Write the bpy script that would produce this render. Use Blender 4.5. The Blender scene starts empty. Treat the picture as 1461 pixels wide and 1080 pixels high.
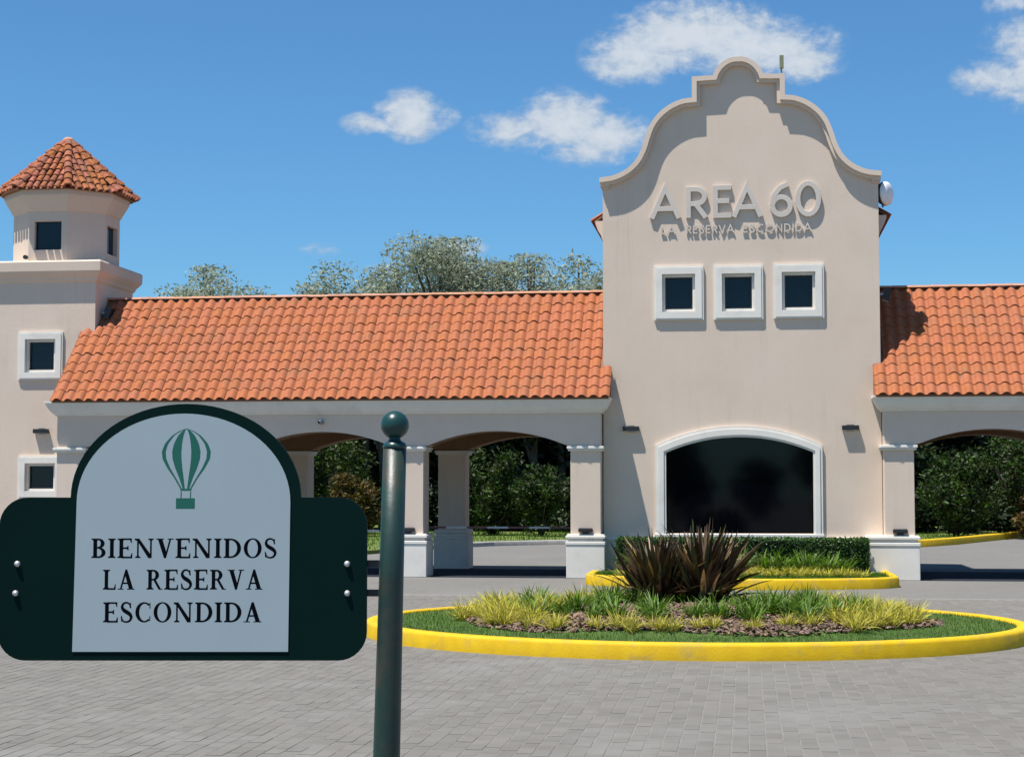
import bpy, math, random
import numpy as np
from mathutils import Vector, Matrix
from mathutils.geometry import tessellate_polygon

random.seed(7)
rng = np.random.default_rng(7)
sc = bpy.context.scene
COL = sc.collection
R = math.radians

# ------------------------------------------------------------------ camera
cam_d = bpy.data.cameras.new('camera')
cam_d.sensor_width = 36
cam_d.lens = 60.37
cam_d.clip_end = 5000
cam = bpy.data.objects.new('camera', cam_d)
cam.location = (0, 0, 1.7)
cam.rotation_euler = (R(90 + 3.667), 0, R(7.782))
COL.objects.link(cam)
sc.camera = cam

# ------------------------------------------------------------------ light
SUN = Vector((0.28, 0.235, -1.0)).normalized()          # the way the light travels
SUN_EL = math.asin(-SUN.z)
SUN_AZ = math.atan2(-SUN.x, -SUN.y)                     # compass angle of the sun, from +Y towards +X
sun_d = bpy.data.lights.new('sun', 'SUN')
sun_d.energy = 4.5
sun_d.angle = R(0.5)
sun_d.color = (1.0, 0.96, 0.91)
sun = bpy.data.objects.new('sun', sun_d)
sun.rotation_euler = SUN.to_track_quat('-Z', 'Y').to_euler()
sun.location = (-10, -10, 40)
COL.objects.link(sun)

sc.view_settings.view_transform = 'Standard'
sc.view_settings.look = 'None'
sc.view_settings.gamma = 1
sc.view_settings.use_curve_mapping = False
sc.view_settings.exposure = 0.82
sc.render.filter_size = 1.8
sc.cycles.max_bounces = 8
sc.cycles.use_denoising = True


class NT:
    """small helper round a node tree"""
    def __init__(self, nt):
        self.t = nt
        nt.nodes.clear()

    def n(self, kind, **kw):
        nd = self.t.nodes.new(kind)
        for k, v in kw.items():
            setattr(nd, k, v)
        return nd

    def put(self, sock, v):
        if isinstance(v, bpy.types.NodeSocket):
            self.t.links.new(v, sock)
        elif v is not None:
            sock.default_value = v

    def math(self, op, a, b=None, c=None, clamp=False):
        nd = self.n('ShaderNodeMath', operation=op, use_clamp=clamp)
        self.put(nd.inputs[0], a)
        self.put(nd.inputs[1], b)
        self.put(nd.inputs[2], c)
        return nd.outputs[0]

    def mix(self, f, a, b, blend='MIX'):
        nd = self.n('ShaderNodeMix', data_type='RGBA', blend_type=blend)
        self.put(nd.inputs[0], f)
        self.put(nd.inputs[6], a)
        self.put(nd.inputs[7], b)
        return nd.outputs[2]

    def noise(self, vec, scale, detail=4, rough=.55, dist=0.0):
        nd = self.n('ShaderNodeTexNoise')
        self.put(nd.inputs['Vector'], vec)
        nd.inputs['Scale'].default_value = scale
        nd.inputs['Detail'].default_value = detail
        nd.inputs['Roughness'].default_value = rough
        nd.inputs['Distortion'].default_value = dist
        return nd.outputs[0]

    def ramp(self, f, lo, hi, smooth=True):
        nd = self.n('ShaderNodeMapRange', interpolation_type='SMOOTHSTEP' if smooth else 'LINEAR')
        self.put(nd.inputs[0], f)
        nd.inputs[1].default_value = lo
        nd.inputs[2].default_value = hi
        return nd.outputs[0]


def c4(c, k=1.0):
    return (c[0] * k, c[1] * k, c[2] * k, 1)


# ------------------------------------------------------------------ sky with clouds
world = bpy.data.worlds.new('World')
sc.world = world
world.use_nodes = True
W = NT(world.node_tree)
sky = W.n('ShaderNodeTexSky')
sky.sky_type = 'NISHITA'
sky.sun_disc = False
sky.sun_elevation = SUN_EL
sky.sun_rotation = SUN_AZ
sky.air_density = 1.0
sky.dust_density = 0.25
sky.ozone_density = 3.0
sky.altitude = 0
tc = W.n('ShaderNodeTexCoord')
nrm = W.n('ShaderNodeVectorMath', operation='NORMALIZE')
W.put(nrm.inputs[0], tc.outputs['Generated'])
sep = W.n('ShaderNodeSeparateXYZ')
W.put(sep.inputs[0], nrm.outputs[0])
az = W.math('MULTIPLY', W.math('ARCTAN2', sep.outputs[0], sep.outputs[1]), 57.29578)
el = W.math('MULTIPLY', W.math('ARCSINE', sep.outputs[2]), 57.29578)
comb = W.n('ShaderNodeCombineXYZ')
W.put(comb.inputs[0], az)
W.put(comb.inputs[1], W.math('MULTIPLY', el, 1.5))
big = W.noise(comb.outputs[0], 0.55, 7, .58, .3)
fine = W.noise(comb.outputs[0], 2.2, 6, .6, .2)
CLOUDS = [  # azimuth, elevation, half width, half height, strength
    (-1.6, 14.85, 2.6, .95, 1), (0.3, 14.4, 2.4, .85, 1), (-3.6, 14.3, 1.5, .85, .9), (1.9, 13.9, 1.2, .6, .8),
    (-11.25, 12.35, 1.0, .72, 1), (-12.5, 12.05, .9, .35, .7), (-10.2, 12.3, .6, .4, .45),
    (-6.0, 12.1, 1.4, .95, 1), (-4.6, 11.7, 1.3, .7, .9), (-7.9, 11.9, 1.2, .55, .8), (-5.4, 11.2, 1.6, .45, .7),
    (8.2, 13.1, 1.2, .55, .65), (9.0, 14.1, 1.1, .8, .7), (9.6, 13.1, 1.5, 1.0, .8), (8.6, 15.6, .8, .6, .5),
    (-9.6, 8.0, .9, .26, .5), (-14.1, 7.9, .7, .22, .35), (-12.0, 7.3, .8, .2, .3),
]
rc = random.Random(3)
for k in range(16):                                     # more of the same fair-weather clouds all round
    a = rc.uniform(25, 335)
    e = rc.uniform(9, 34)
    CLOUDS.append((a if a < 180 else a - 360, e, rc.uniform(2.5, 6), rc.uniform(1.2, 2.6), rc.uniform(.7, 1)))
dens = None
for a, e, ra, re_, s in CLOUDS:
    dx = W.math('DIVIDE', W.math('SUBTRACT', az, a), ra)
    dy = W.math('DIVIDE', W.math('SUBTRACT', el, e), re_)
    d = W.math('SQRT', W.math('ADD', W.math('MULTIPLY', dx, dx), W.math('MULTIPLY', dy, dy)))
    b = W.math('MULTIPLY', W.math('MAXIMUM', W.math('SUBTRACT', 1.46, d), 0.0), s)
    dens = b if dens is None else W.math('MAXIMUM', dens, b)
nz = W.math('ADD', W.math('MULTIPLY', W.math('SUBTRACT', big, .5), 1.35), W.math('MULTIPLY', W.math('SUBTRACT', fine, .5), .9))
tot = W.math('ADD', dens, W.math('MULTIPLY', nz, W.ramp(dens, 0.0, .25)))
alpha = W.math('MULTIPLY', W.ramp(tot, .03, .85), .96)
lum = W.ramp(W.math('ADD', W.math('MULTIPLY', tot, .6), W.math('MULTIPLY', fine, .7)), .35, 1.25)
ccol = W.mix(lum, (3.6, 4.5, 5.7, 1), (5.7, 6.2, 6.8, 1))
tint = W.mix(1.0, sky.outputs[0], (0.51, 0.88, 1.12, 1), 'MULTIPLY')
skyc = W.mix(alpha, tint, ccol)
bg = W.n('ShaderNodeBackground')
W.put(bg.inputs[0], skyc)
bg.inputs[1].default_value = 0.066
wo = W.n('ShaderNodeOutputWorld')
W.t.links.new(bg.outputs[0], wo.inputs[0])


# ------------------------------------------------------------------ materials
def material(name, col, col2=None, rough=.8, var=0.0, scale=3.0, detail=5, bump=0.0, bscale=60.0, spec=.5,
             stain=None, stain_scale=.7, stain_amt=.5, metal=0.0, thin=0.0, stretch=None, coat=0.0, streak=0.0):
    m = bpy.data.materials.new(name)
    m.use_nodes = True
    N = NT(m.node_tree)
    p = N.n('ShaderNodeBsdfPrincipled')
    out = N.n('ShaderNodeOutputMaterial')
    geo = N.n('ShaderNodeNewGeometry')
    pos = geo.outputs['Position']
    if stretch:
        mp = N.n('ShaderNodeMapping')
        N.put(mp.inputs[0], pos)
        mp.inputs['Scale'].default_value = stretch
        pos = mp.outputs[0]
    c = c4(col)
    if col2 is not None:
        c = N.mix(N.ramp(N.noise(pos, scale, detail), .3, .7), c4(col), c4(col2))
    if var > 0:
        oi = N.n('ShaderNodeObjectInfo')
        r = N.math('FRACT', N.math('ADD', geo.outputs['Random Per Island'], oi.outputs['Random']))
        r2 = N.math('FRACT', N.math('MULTIPLY', r, 7.31))
        hsv = N.n('ShaderNodeHueSaturation')
        N.put(hsv.inputs['Hue'], N.math('MULTIPLY_ADD', N.math('SUBTRACT', r2, .5), var * .10, .5))
        N.put(hsv.inputs['Saturation'], N.math('MULTIPLY_ADD', N.math('SUBTRACT', r2, .5), var * .8, 1.0))
        N.put(hsv.inputs['Value'], N.math('MULTIPLY_ADD', N.math('SUBTRACT', r, .5), var * 2, 1.0))
        N.put(hsv.inputs['Color'], c)
        c = hsv.outputs[0]
    if stain is not None:
        s = N.ramp(N.noise(geo.outputs['Position'], stain_scale, 6, .62, .4), .48, .75)
        c = N.mix(N.math('MULTIPLY', s, stain_amt), c, c4(stain))
    if streak:
        mp2 = N.n('ShaderNodeMapping')
        N.put(mp2.inputs[0], geo.outputs['Position'])
        mp2.inputs['Scale'].default_value = (3.2, 3.2, .22)
        q = N.ramp(N.noise(mp2.outputs[0], 1.6, 6, .65), .50, .80)
        q = N.math('MULTIPLY', q, N.ramp(N.noise(geo.outputs['Position'], .35, 3), .38, .62))
        c = N.mix(N.math('MULTIPLY', q, streak), c, c4(stain, .72))
    N.put(p.inputs['Base Color'], c)
    p.inputs['Roughness'].default_value = rough
    p.inputs['Metallic'].default_value = metal
    p.inputs['Specular IOR Level'].default_value = spec
    p.inputs['Coat Weight'].default_value = coat
    if bump > 0:
        b = N.n('ShaderNodeBump')
        b.inputs['Strength'].default_value = bump
        b.inputs['Distance'].default_value = .01
        N.put(b.inputs['Height'], N.noise(geo.outputs['Position'], bscale, 5, .6))
        N.put(p.inputs['Normal'], b.outputs[0])
    if thin > 0:
        tr = N.n('ShaderNodeBsdfTranslucent')
        N.put(tr.inputs[0], c)
        ms = N.n('ShaderNodeMixShader')
        ms.inputs[0].default_value = thin
        N.t.links.new(p.outputs[0], ms.inputs[1])
        N.t.links.new(tr.outputs[0], ms.inputs[2])
        N.t.links.new(ms.outputs[0], out.inputs[0])
    else:
        N.t.links.new(p.outputs[0], out.inputs[0])
    return m


M = dict(
    stucco=material('cream_stucco', (.635, .515, .412), (.66, .54, .437), .92, scale=.9, bump=.35, bscale=45,
                    stain=(.54, .44, .345), stain_scale=.8, stain_amt=.35, spec=.15, streak=.35),
    trim=material('white_trim_paint', (.74, .70, .63), (.70, .66, .59), .8, scale=2.5, bump=.15, bscale=60,
                  stain=(.42, .39, .34), stain_scale=1.7, stain_amt=.3, spec=.2),
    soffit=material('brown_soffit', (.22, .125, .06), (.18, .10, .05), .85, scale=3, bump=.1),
    tile=material('clay_tile', (.35, .120, .052), (.31, .100, .043), .8, var=.045, scale=9, bump=.3, bscale=80,
                  stain=(.22, .11, .06), stain_scale=2.2, stain_amt=.5, spec=.2),
    old_tile=material('old_clay_tile', (.35, .12, .055), (.20, .066, .032), .85, var=.2, scale=12, bump=.4, bscale=80,
                      stain=(.16, .11, .07), stain_scale=5, stain_amt=.75, spec=.2),
    ridge=material('ridge_clay', (.42, .20, .12), (.45, .25, .17), .85, var=.12, scale=9, bump=.3, spec=.2),
    underlay=material('roof_underlay', (.20, .09, .05), None, .9),
    glass=material('dark_window_glass', (.006, .014, .024), None, .05, spec=.3),
    tinted=material('black_tinted_glass', (.001, .0015, .003), None, .05, spec=.24),
    frame_dark=material('dark_window_frame', (.015, .017, .02), None, .4),
    black=material('black_metal', (.012, .012, .013), (.02, .02, .022), .45, scale=20),
    grey_metal=material('grey_metal', (.42, .43, .44), (.33, .34, .35), .4, metal=.8, scale=30),
    olive=material('olive_plastic', (.17, .19, .11), None, .5),
    radome=material('white_plastic', (.78, .78, .77), (.72, .72, .71), .35, scale=10),
    kerb=material('yellow_kerb_paint', (.60, .385, .006), (.54, .335, .005), .7, scale=6, bump=.25, bscale=40,
                  stain=(.26, .20, .09), stain_scale=4.5, stain_amt=.5, spec=.25),
    kerb_top=material('worn_kerb', (.33, .32, .29), (.27, .26, .24), .9, scale=6, bump=.4),
    paver=material('concrete_paver', (.155, .146, .129), (.142, .133, .118), .9, var=.075, scale=4, bump=.5, bscale=90,
                   stain=(.20, .195, .18), stain_scale=.6, stain_amt=.6, spec=.2),
    lane_shade=material('painted_lane_shade', (.022, .026, .034), (.016, .019, .026), .9, scale=6, bump=.5, bscale=90, spec=.15),  # shade put into the colour: near-black for the lanes below the roofs
    soil=material('soil', (.09, .06, .04), (.05, .035, .025), .95, scale=14, bump=.8, bscale=50),
    mulch=material('bark_mulch', (.20, .125, .085), (.12, .075, .055), .9, var=.55, scale=30),
    lawn=material('lawn_turf', (.060, .11, .012), (.042, .08, .010), .95, scale=2.2, bump=.8, bscale=60),
    lawn_far=material('far_lawn_turf', (.13, .165, .025), (.08, .12, .018), .95, scale=1.0, bump=.9, bscale=40),
    blade=material('grass_blade', (.075, .155, .010), (.055, .115, .008), .6, var=.3, scale=5, thin=.3, spec=.2),
    tuft_y=material('yellow_blade', (.50, .44, .075), (.38, .36, .055), .6, var=.3, scale=7, thin=.3, spec=.2),
    tuft_g=material('green_strap_leaf', (.085, .165, .018), (.13, .21, .025), .5, var=.35, scale=6, thin=.25, spec=.3),
    flax=material('bronze_flax_leaf', (.045, .024, .016), (.085, .055, .022), .45, var=.6, scale=5, thin=.12, spec=.35),
    flax_green=material('olive_flax_leaf', (.035, .045, .018), (.07, .075, .025), .45, var=.5, scale=5, thin=.12, spec=.35),
    flax_tan=material('dry_flax_leaf', (.36, .24, .10), (.24, .14, .06), .5, var=.35, scale=5, thin=.15, spec=.3),
    hedge=material('hedge_leaf', (.030, .075, .016), (.055, .115, .022), .5, var=.4, scale=3, thin=.15, spec=.3),
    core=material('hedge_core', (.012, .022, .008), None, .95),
    bark=material('tree_bark', (.11, .085, .06), (.07, .055, .04), .95, scale=8, bump=.8, bscale=25),
    leaf_grey=material('grey_green_leaf', (.34, .37, .27), (.23, .265, .175), .6, var=.35, scale=.8, thin=.4, spec=.3),
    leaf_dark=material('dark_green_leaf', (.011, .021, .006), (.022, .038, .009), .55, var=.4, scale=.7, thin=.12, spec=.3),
    leaf_mid=material('fresh_green_leaf', (.011, .027, .003), (.045, .080, .008), .55, var=.7, scale=2.2, thin=.25, spec=.3),
    leaf_rust=material('rusty_leaf', (.11, .06, .014), (.065, .065, .014), .6, var=.45, scale=2.5, thin=.2, spec=.2),
    sign_green=material('sign_green_paint', (.0005, .011, .0095), (.001, .013, .011), .6, scale=3, spec=.07),
    sign_white=material('sign_pale_sheet', (.33, .395, .415), (.345, .41, .43), .5, scale=4, spec=.25),
    logo=material('logo_green', (.004, .11, .075), None, .5),
    ink=material('letter_ink', (.0015, .003, .005), None, .7, spec=.04),
    post=material('post_green_paint', (.005, .023, .018), (.010, .034, .026), .45, scale=6, bump=.12, bscale=30,
                  stain=(.055, .035, .018), stain_scale=5.5, stain_amt=.75, spec=.5, stretch=(1, 1, .35)),
    ball=material('finial_green_paint', (.009, .042, .038), None, .32, spec=.4),
    bolt=material('bolt_zinc', (.62, .62, .6), None, .35, metal=.6),
    letter=material('letter_white', (.57, .51, .44), (.53, .47, .41), .7, scale=4),
    barrier_w=material('barrier_white', (.7, .7, .7), None, .5),
    barrier_r=material('barrier_red', (.24, .09, .08), None, .5),
)


def ground_material():
    m = bpy.data.materials.new('far_paving')
    m.use_nodes = True
    N = NT(m.node_tree)
    p = N.n('ShaderNodeBsdfPrincipled')
    out = N.n('ShaderNodeOutputMaterial')
    g = N.n('ShaderNodeNewGeometry')
    mp = N.n('ShaderNodeMapping')
    mp.inputs['Rotation'].default_value = (0, 0, R(90))
    N.put(mp.inputs[0], g.outputs['Position'])
    br = N.n('ShaderNodeTexBrick')
    N.put(br.inputs['Vector'], mp.outputs[0])
    br.inputs['Scale'].default_value = 1
    br.inputs['Mortar Size'].default_value = .005
    br.inputs['Brick Width'].default_value = .228
    br.inputs['Row Height'].default_value = .115
    br.inputs['Color1'].default_value = (.140,.133,.121,1)
    br.inputs['Color2'].default_value = (.153,.146,.132,1)
    br.inputs['Mortar'].default_value = (.150,.144,.134,1)
    s = N.ramp(N.noise(g.outputs['Position'], .35, 6, .6, .5), .42, .75)
    c = N.mix(N.math('MULTIPLY', s, .5), br.outputs[0], (.172,.168,.16,1))
    s2 = N.ramp(N.noise(g.outputs['Position'], .16, 4, .6, .3), .5, .72)
    c = N.mix(N.math('MULTIPLY', s2, .35), c, (.10,.097,.09,1))
    N.put(p.inputs['Base Color'], c)
    p.inputs['Roughness'].default_value = .9
    p.inputs['Specular IOR Level'].default_value = .2
    b = N.n('ShaderNodeBump')
    b.inputs['Strength'].default_value = .4
    b.inputs['Distance'].default_value = .01
    N.put(b.inputs['Height'], N.noise(g.outputs['Position'], 40, 4))
    N.put(p.inputs['Normal'], b.outputs[0])
    N.t.links.new(p.outputs[0], out.inputs[0])
    return m


M['ground'] = ground_material()


# ------------------------------------------------------------------ object helpers
def tag(o, label=None, cat=None, group=None, kind=None):
    if label:
        o['label'] = label
    if cat:
        o['category'] = cat
    if group:
        o['group'] = group
    if kind:
        o['kind'] = kind
    return o


def empty(name, loc, label, cat, group=None):
    o = bpy.data.objects.new(name, None)
    o.location = loc
    o.empty_display_size = .3
    COL.objects.link(o)
    return tag(o, label, cat, group)


def link(name, me, m, parent=None, world_space=True):
    o = bpy.data.objects.new(name, me)
    if m is not None and not me.materials:
        for x in (m if isinstance(m, (list, tuple)) else [m]):
            me.materials.append(x)
    COL.objects.link(o)
    if parent is not None:
        o.parent = parent
        if parent.type == 'EMPTY' and world_space:
            o.matrix_parent_inverse = parent.matrix_basis.inverted()
    return o


class G:
    """collects faces; all coordinates are world metres unless the thing is copied later"""
    def __init__(self):
        self.v = []
        self.f = []
        self.mi = []
        self.sm = []

    def add(self, vs, fs, smooth=False, mi=0):
        b = len(self.v)
        self.v.extend([tuple(map(float, v)) for v in vs])
        for f in fs:
            self.f.append([i + b for i in f])
            self.mi.append(mi)
            self.sm.append(smooth)
        return self

    def box(self, x0, y0, z0, x1, y1, z1, mi=0):
        vs = [(x0, y0, z0), (x1, y0, z0), (x1, y1, z0), (x0, y1, z0), (x0, y0, z1), (x1, y0, z1), (x1, y1, z1), (x0, y1, z1)]
        fs = [(0, 3, 2, 1), (4, 5, 6, 7), (0, 1, 5, 4), (1, 2, 6, 5), (2, 3, 7, 6), (3, 0, 4, 7)]
        return self.add(vs, fs, mi=mi)

    def prism(self, loops, a0, a1, axis='y', mi=0, smooth_side=False):
        """loops: outer and holes as 2-D points; axis y: points are (x, z); axis x: (y, z); axis z: (x, y)"""
        def P(p, a):
            if axis == 'y':
                return (p[0], a, p[1])
            if axis == 'x':
                return (a, p[0], p[1])
            return (p[0], p[1], a)
        flat = [p for lp in loops for p in lp]
        tris = tessellate_polygon([[Vector((p[0], p[1], 0)) for p in lp] for lp in loops])
        self.add([P(p, a0) for p in flat], [tuple(t) for t in tris], mi=mi)
        self.add([P(p, a1) for p in flat], [tuple(t) for t in tris], mi=mi)
        for lp in loops:
            n = len(lp)
            self.add([P(p, a0) for p in lp] + [P(p, a1) for p in lp],
                     [(i, (i + 1) % n, n + (i + 1) % n, n + i) for i in range(n)], smooth=smooth_side, mi=mi)
        return self

    def lathe(self, prof, c, n=16, axis='z', smooth=True, mi=0, a0=0.0):
        vs = []
        for r, h in prof:
            for k in range(n):
                a = a0 + 2 * math.pi * k / n
                q = (r * math.cos(a), r * math.sin(a), h)
                if axis == 'x':
                    q = (h, r * math.cos(a), r * math.sin(a))
                elif axis == 'y':
                    q = (r * math.cos(a), h, r * math.sin(a))
                vs.append((q[0] + c[0], q[1] + c[1], q[2] + c[2]))
        fs = []
        for i in range(len(prof) - 1):
            for k in range(n):
                fs.append((i * n + k, i * n + (k + 1) % n, (i + 1) * n + (k + 1) % n, (i + 1) * n + k))
        self.add(vs, fs, smooth=smooth, mi=mi)
        b = len(self.v) - len(vs)
        for i, flip in ((0, True), (len(prof) - 1, False)):
            if prof[i][0] > 1e-4:
                self.f.append([b + i * n + k for k in range(n)][::-1 if flip else 1])
                self.mi.append(mi)
                self.sm.append(False)
        return self

    def tube(self, pts, rad, n=8, mi=0):
        pts = [Vector(p) for p in pts]
        vs = []
        for i, p in enumerate(pts):
            d = (pts[min(i + 1, len(pts) - 1)] - pts[max(i - 1, 0)]).normalized()
            u = d.orthogonal().normalized() if abs(d.z) < .9 else Vector((1, 0, 0))
            u = (u - d * u.dot(d)).normalized()
            w = d.cross(u)
            r = rad[i] if isinstance(rad, (list, tuple)) else rad
            for k in range(n):
                a = 2 * math.pi * k / n
                vs.append(p + u * (r * math.cos(a)) + w * (r * math.sin(a)))
        fs = [(i * n + k, i * n + (k + 1) % n, (i + 1) * n + (k + 1) % n, (i + 1) * n + k)
              for i in range(len(pts) - 1) for k in range(n)]
        fs.append(tuple(range(n))[::-1])
        fs.append(tuple((len(pts) - 1) * n + k for k in range(n)))
        return self.add(vs, fs, smooth=True, mi=mi)

    def mesh(self, name):
        me = bpy.data.meshes.new(name)
        me.from_pydata(self.v, [], self.f)
        me.polygons.foreach_set('material_index', self.mi)
        me.polygons.foreach_set('use_smooth', self.sm)
        me.update()
        return me

    def obj(self, name, m, parent=None, world_space=True, bevel=0.0):
        o = link(name, self.mesh(name), m, parent, world_space)
        if bevel:
            b = o.modifiers.new('edge', 'BEVEL')
            b.width = bevel
            b.segments = 2
            b.limit_method = 'ANGLE'
            b.angle_limit = R(40)
        return o


def catmull(pts, n=6):
    out = []
    for i in range(len(pts) - 1):
        p0 = pts[max(i - 1, 0)]
        p1, p2 = pts[i], pts[i + 1]
        p3 = pts[min(i + 2, len(pts) - 1)]
        for k in range(n):
            t = k / n
            out.append(tuple(.5 * ((2 * b) + (-a + c) * t + (2 * a - 5 * b + 4 * c - d) * t * t + (-a + 3 * b - 3 * c + d) * t ** 3)
                             for a, b, c, d in zip(p0, p1, p2, p3)))
    out.append(tuple(pts[-1]))
    return out


def np_mesh(name, V, F, smooth=False):
    """V (n,3), F (m,k) with one face size"""
    me = bpy.data.meshes.new(name)
    k = F.shape[1]
    me.vertices.add(len(V))
    me.vertices.foreach_set('co', V.astype(np.float32).ravel())
    me.loops.add(F.size)
    me.loops.foreach_set('vertex_index', F.astype(np.int32).ravel())
    me.polygons.add(len(F))
    me.polygons.foreach_set('loop_start', np.arange(0, F.size, k, dtype=np.int32))
    me.polygons.foreach_set('loop_total', np.full(len(F), k, dtype=np.int32))
    me.polygons.foreach_set('use_smooth', np.full(len(F), smooth, dtype=bool))
    me.update(calc_edges=True)
    return me


def blades_mesh(name, base, yaw, length, width, lean, bend, segs=3, r=rng):
    """strap leaves: base (n,3), each arching over towards its yaw"""
    n = len(base)
    t = np.linspace(0, 1, segs + 1)
    d = np.stack([np.cos(yaw), np.sin(yaw), np.zeros(n)], 1)
    s = np.stack([-np.sin(yaw), np.cos(yaw), np.zeros(n)], 1)
    tw = r.uniform(-.7, .7, n)
    V = np.zeros((n, segs + 1, 2, 3))
    pos = base.copy()
    ang = lean.copy()
    for i, ti in enumerate(t):
        wid = width * (1 - ti ** 1.7) * (.75 + .5 * min(ti * 3, 1)) * .5 + width * .04
        dirv = d * np.sin(ang)[:, None] + np.array([0, 0, 1.]) * np.cos(ang)[:, None]
        side = s * np.cos(tw)[:, None] + np.cross(dirv, s) * np.sin(tw)[:, None]
        V[:, i, 0] = pos - side * wid[:, None]
        V[:, i, 1] = pos + side * wid[:, None]
        pos = pos + dirv * (length / segs)[:, None]
        ang = ang + bend / segs
    idx = np.arange(n)[:, None] * (segs + 1) * 2
    F = []
    for i in range(segs):
        a = idx + i * 2
        F.append(np.concatenate([a, a + 1, a + 3, a + 2], 1))
    return np_mesh(name, V.reshape(-1, 3), np.concatenate(F, 0), smooth=True)


def leaf_mesh(name, P, size, aspect=.5, droop=0.0, r=rng):
    """one small folded quad leaf at every point"""
    n = len(P)
    a = r.uniform(0, 2 * np.pi, n)
    b = r.normal(-droop, .55, n)
    L = np.stack([np.cos(a) * np.cos(b), np.sin(a) * np.cos(b), np.sin(b)], 1)
    q = r.normal(size=(n, 3))
    S = np.cross(L, q)
    S /= np.linalg.norm(S, axis=1)[:, None] + 1e-9
    sz = size * r.uniform(.6, 1.35, n)
    L = L * sz[:, None]
    S = S * (sz * aspect * .5)[:, None]
    V = np.stack([P, P + L * .45 + S, P + L, P + L * .45 - S], 1).reshape(-1, 3)
    F = np.arange(n * 4).reshape(n, 4)
    return np_mesh(name, V, F)


def rect0(x0, y0, x1, y1):
    return [(x0, y0), (x1, y0), (x1, y1), (x0, y1)]


PIERS_X0 = -13.7

# ================================================================== THE SETTING
def sheet(name, x0, y0, x1, y1, z, m):
    g = G().add([(x0, y0, z), (x1, y0, z), (x1, y1, z), (x0, y1, z)], [(0, 1, 2, 3)])
    return tag(g.obj(name, m), kind='structure')


sheet('ground', -900, -200, 900, 1500, -.012, M['ground'])

ICX, ICY, IA, IB = -.66, 20.4, 3.85, 3.2                  # oval island


def in_island(x, y, grow=0.0):
    return ((x - ICX) / (IA + grow)) ** 2 + ((y - ICY) / (IB + grow)) ** 2 < 1


def build_pavers():
    pw, pl, gap = .115, .228, .007
    sand = sheet('paving', -9, 8.5, 8, 27.5, -.0022, material('joint_sand', (.18, .172, .156), (.165, .157, .143), .95, scale=5))
    xs = np.arange(-8.8, 7.8, pw)
    cells = []
    for i, x in enumerate(xs):
        off = (i % 2) * pl / 2
        for y in np.arange(8.7 + off, 27.2, pl):
            # keep to what the picture can see
            px = (x / y)
            if px < -.47 or px > .185:
                continue
            if in_island(x, y, -.15):
                continue
            cells.append((x, y))
    cells = np.array(cells)
    vis = np.array([(y > 10.7) for x, y in cells])
    order = np.lexsort((cells[:, 1], ~vis))
    cells = cells[order]
    near, rest = cells[:300], cells[300:]
    w, l = (pw - gap) / 2, (pl - gap) / 2
    e = .006
    base_v = np.array([(-w, -l, -.009), (w, -l, -.009), (w, l, -.009), (-w, l, -.009),
                       (-w, -l, -.0012), (w, -l, -.0012), (w, l, -.0012), (-w, l, -.0012),
                       (-w + e, -l + e, 0), (w - e, -l + e, 0), (w - e, l - e, 0), (-w + e, l - e, 0)])
    base_f = np.array([(8, 9, 10, 11)] + [(i, (i + 1) % 4, 4 + (i + 1) % 4, 4 + i) for i in range(4)] +
                      [(4 + i, 4 + (i + 1) % 4, 8 + (i + 1) % 4, 8 + i) for i in range(4)])
    me = np_mesh('paver', base_v, base_f)
    me.materials.append(M['paver'])
    for x, y in near:
        o = bpy.data.objects.new('paver', me)
        o.location = (x, y, .001 + rng.uniform(-.0015, .0015))
        o.rotation_euler = (rng.normal(0, .003), rng.normal(0, .005), rng.normal(0, .006))
        COL.objects.link(o)
        o.parent = sand
    n = len(rest)
    V = np.repeat(base_v[None], n, 0).copy()
    tx, ty = rng.normal(0, .003, n), rng.normal(0, .005, n)
    V[:, :, 2] += V[:, :, 1] * tx[:, None] + V[:, :, 0] * ty[:, None] + rng.uniform(-.0005, .0015, n)[:, None]
    V[:, :, 0] += (rest[:, 0] + rng.normal(0, .0018, n))[:, None]
    V[:, :, 1] += (rest[:, 1] + rng.normal(0, .003, n))[:, None]
    F = (base_f[None] + (np.arange(n) * 12)[:, None, None]).reshape(-1, 4)
    o = link('paver_field', np_mesh('paver_field', V.reshape(-1, 3), F), M['paver'], sand)
    o['kind'] = 'stuff'


build_pavers()

# lawn behind the gate
lawn_pts = [(-80, 36), (-20, 39.5), (-9.83, 44.1), (-8.6, 49), (-7.4, 51.4), (-4.5, 54.3), (0, 53.2), (3.2, 51.4), (4.95, 51.6),
            (6.3, 54.2), (9.65, 62.6), (14, 74), (30, 110), (30, 200), (-200, 200)]
g = G().prism([lawn_pts], -.01, .09, 'z')
tag(g.obj('lawn', M['lawn_far']), kind='structure')
g = G()


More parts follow.
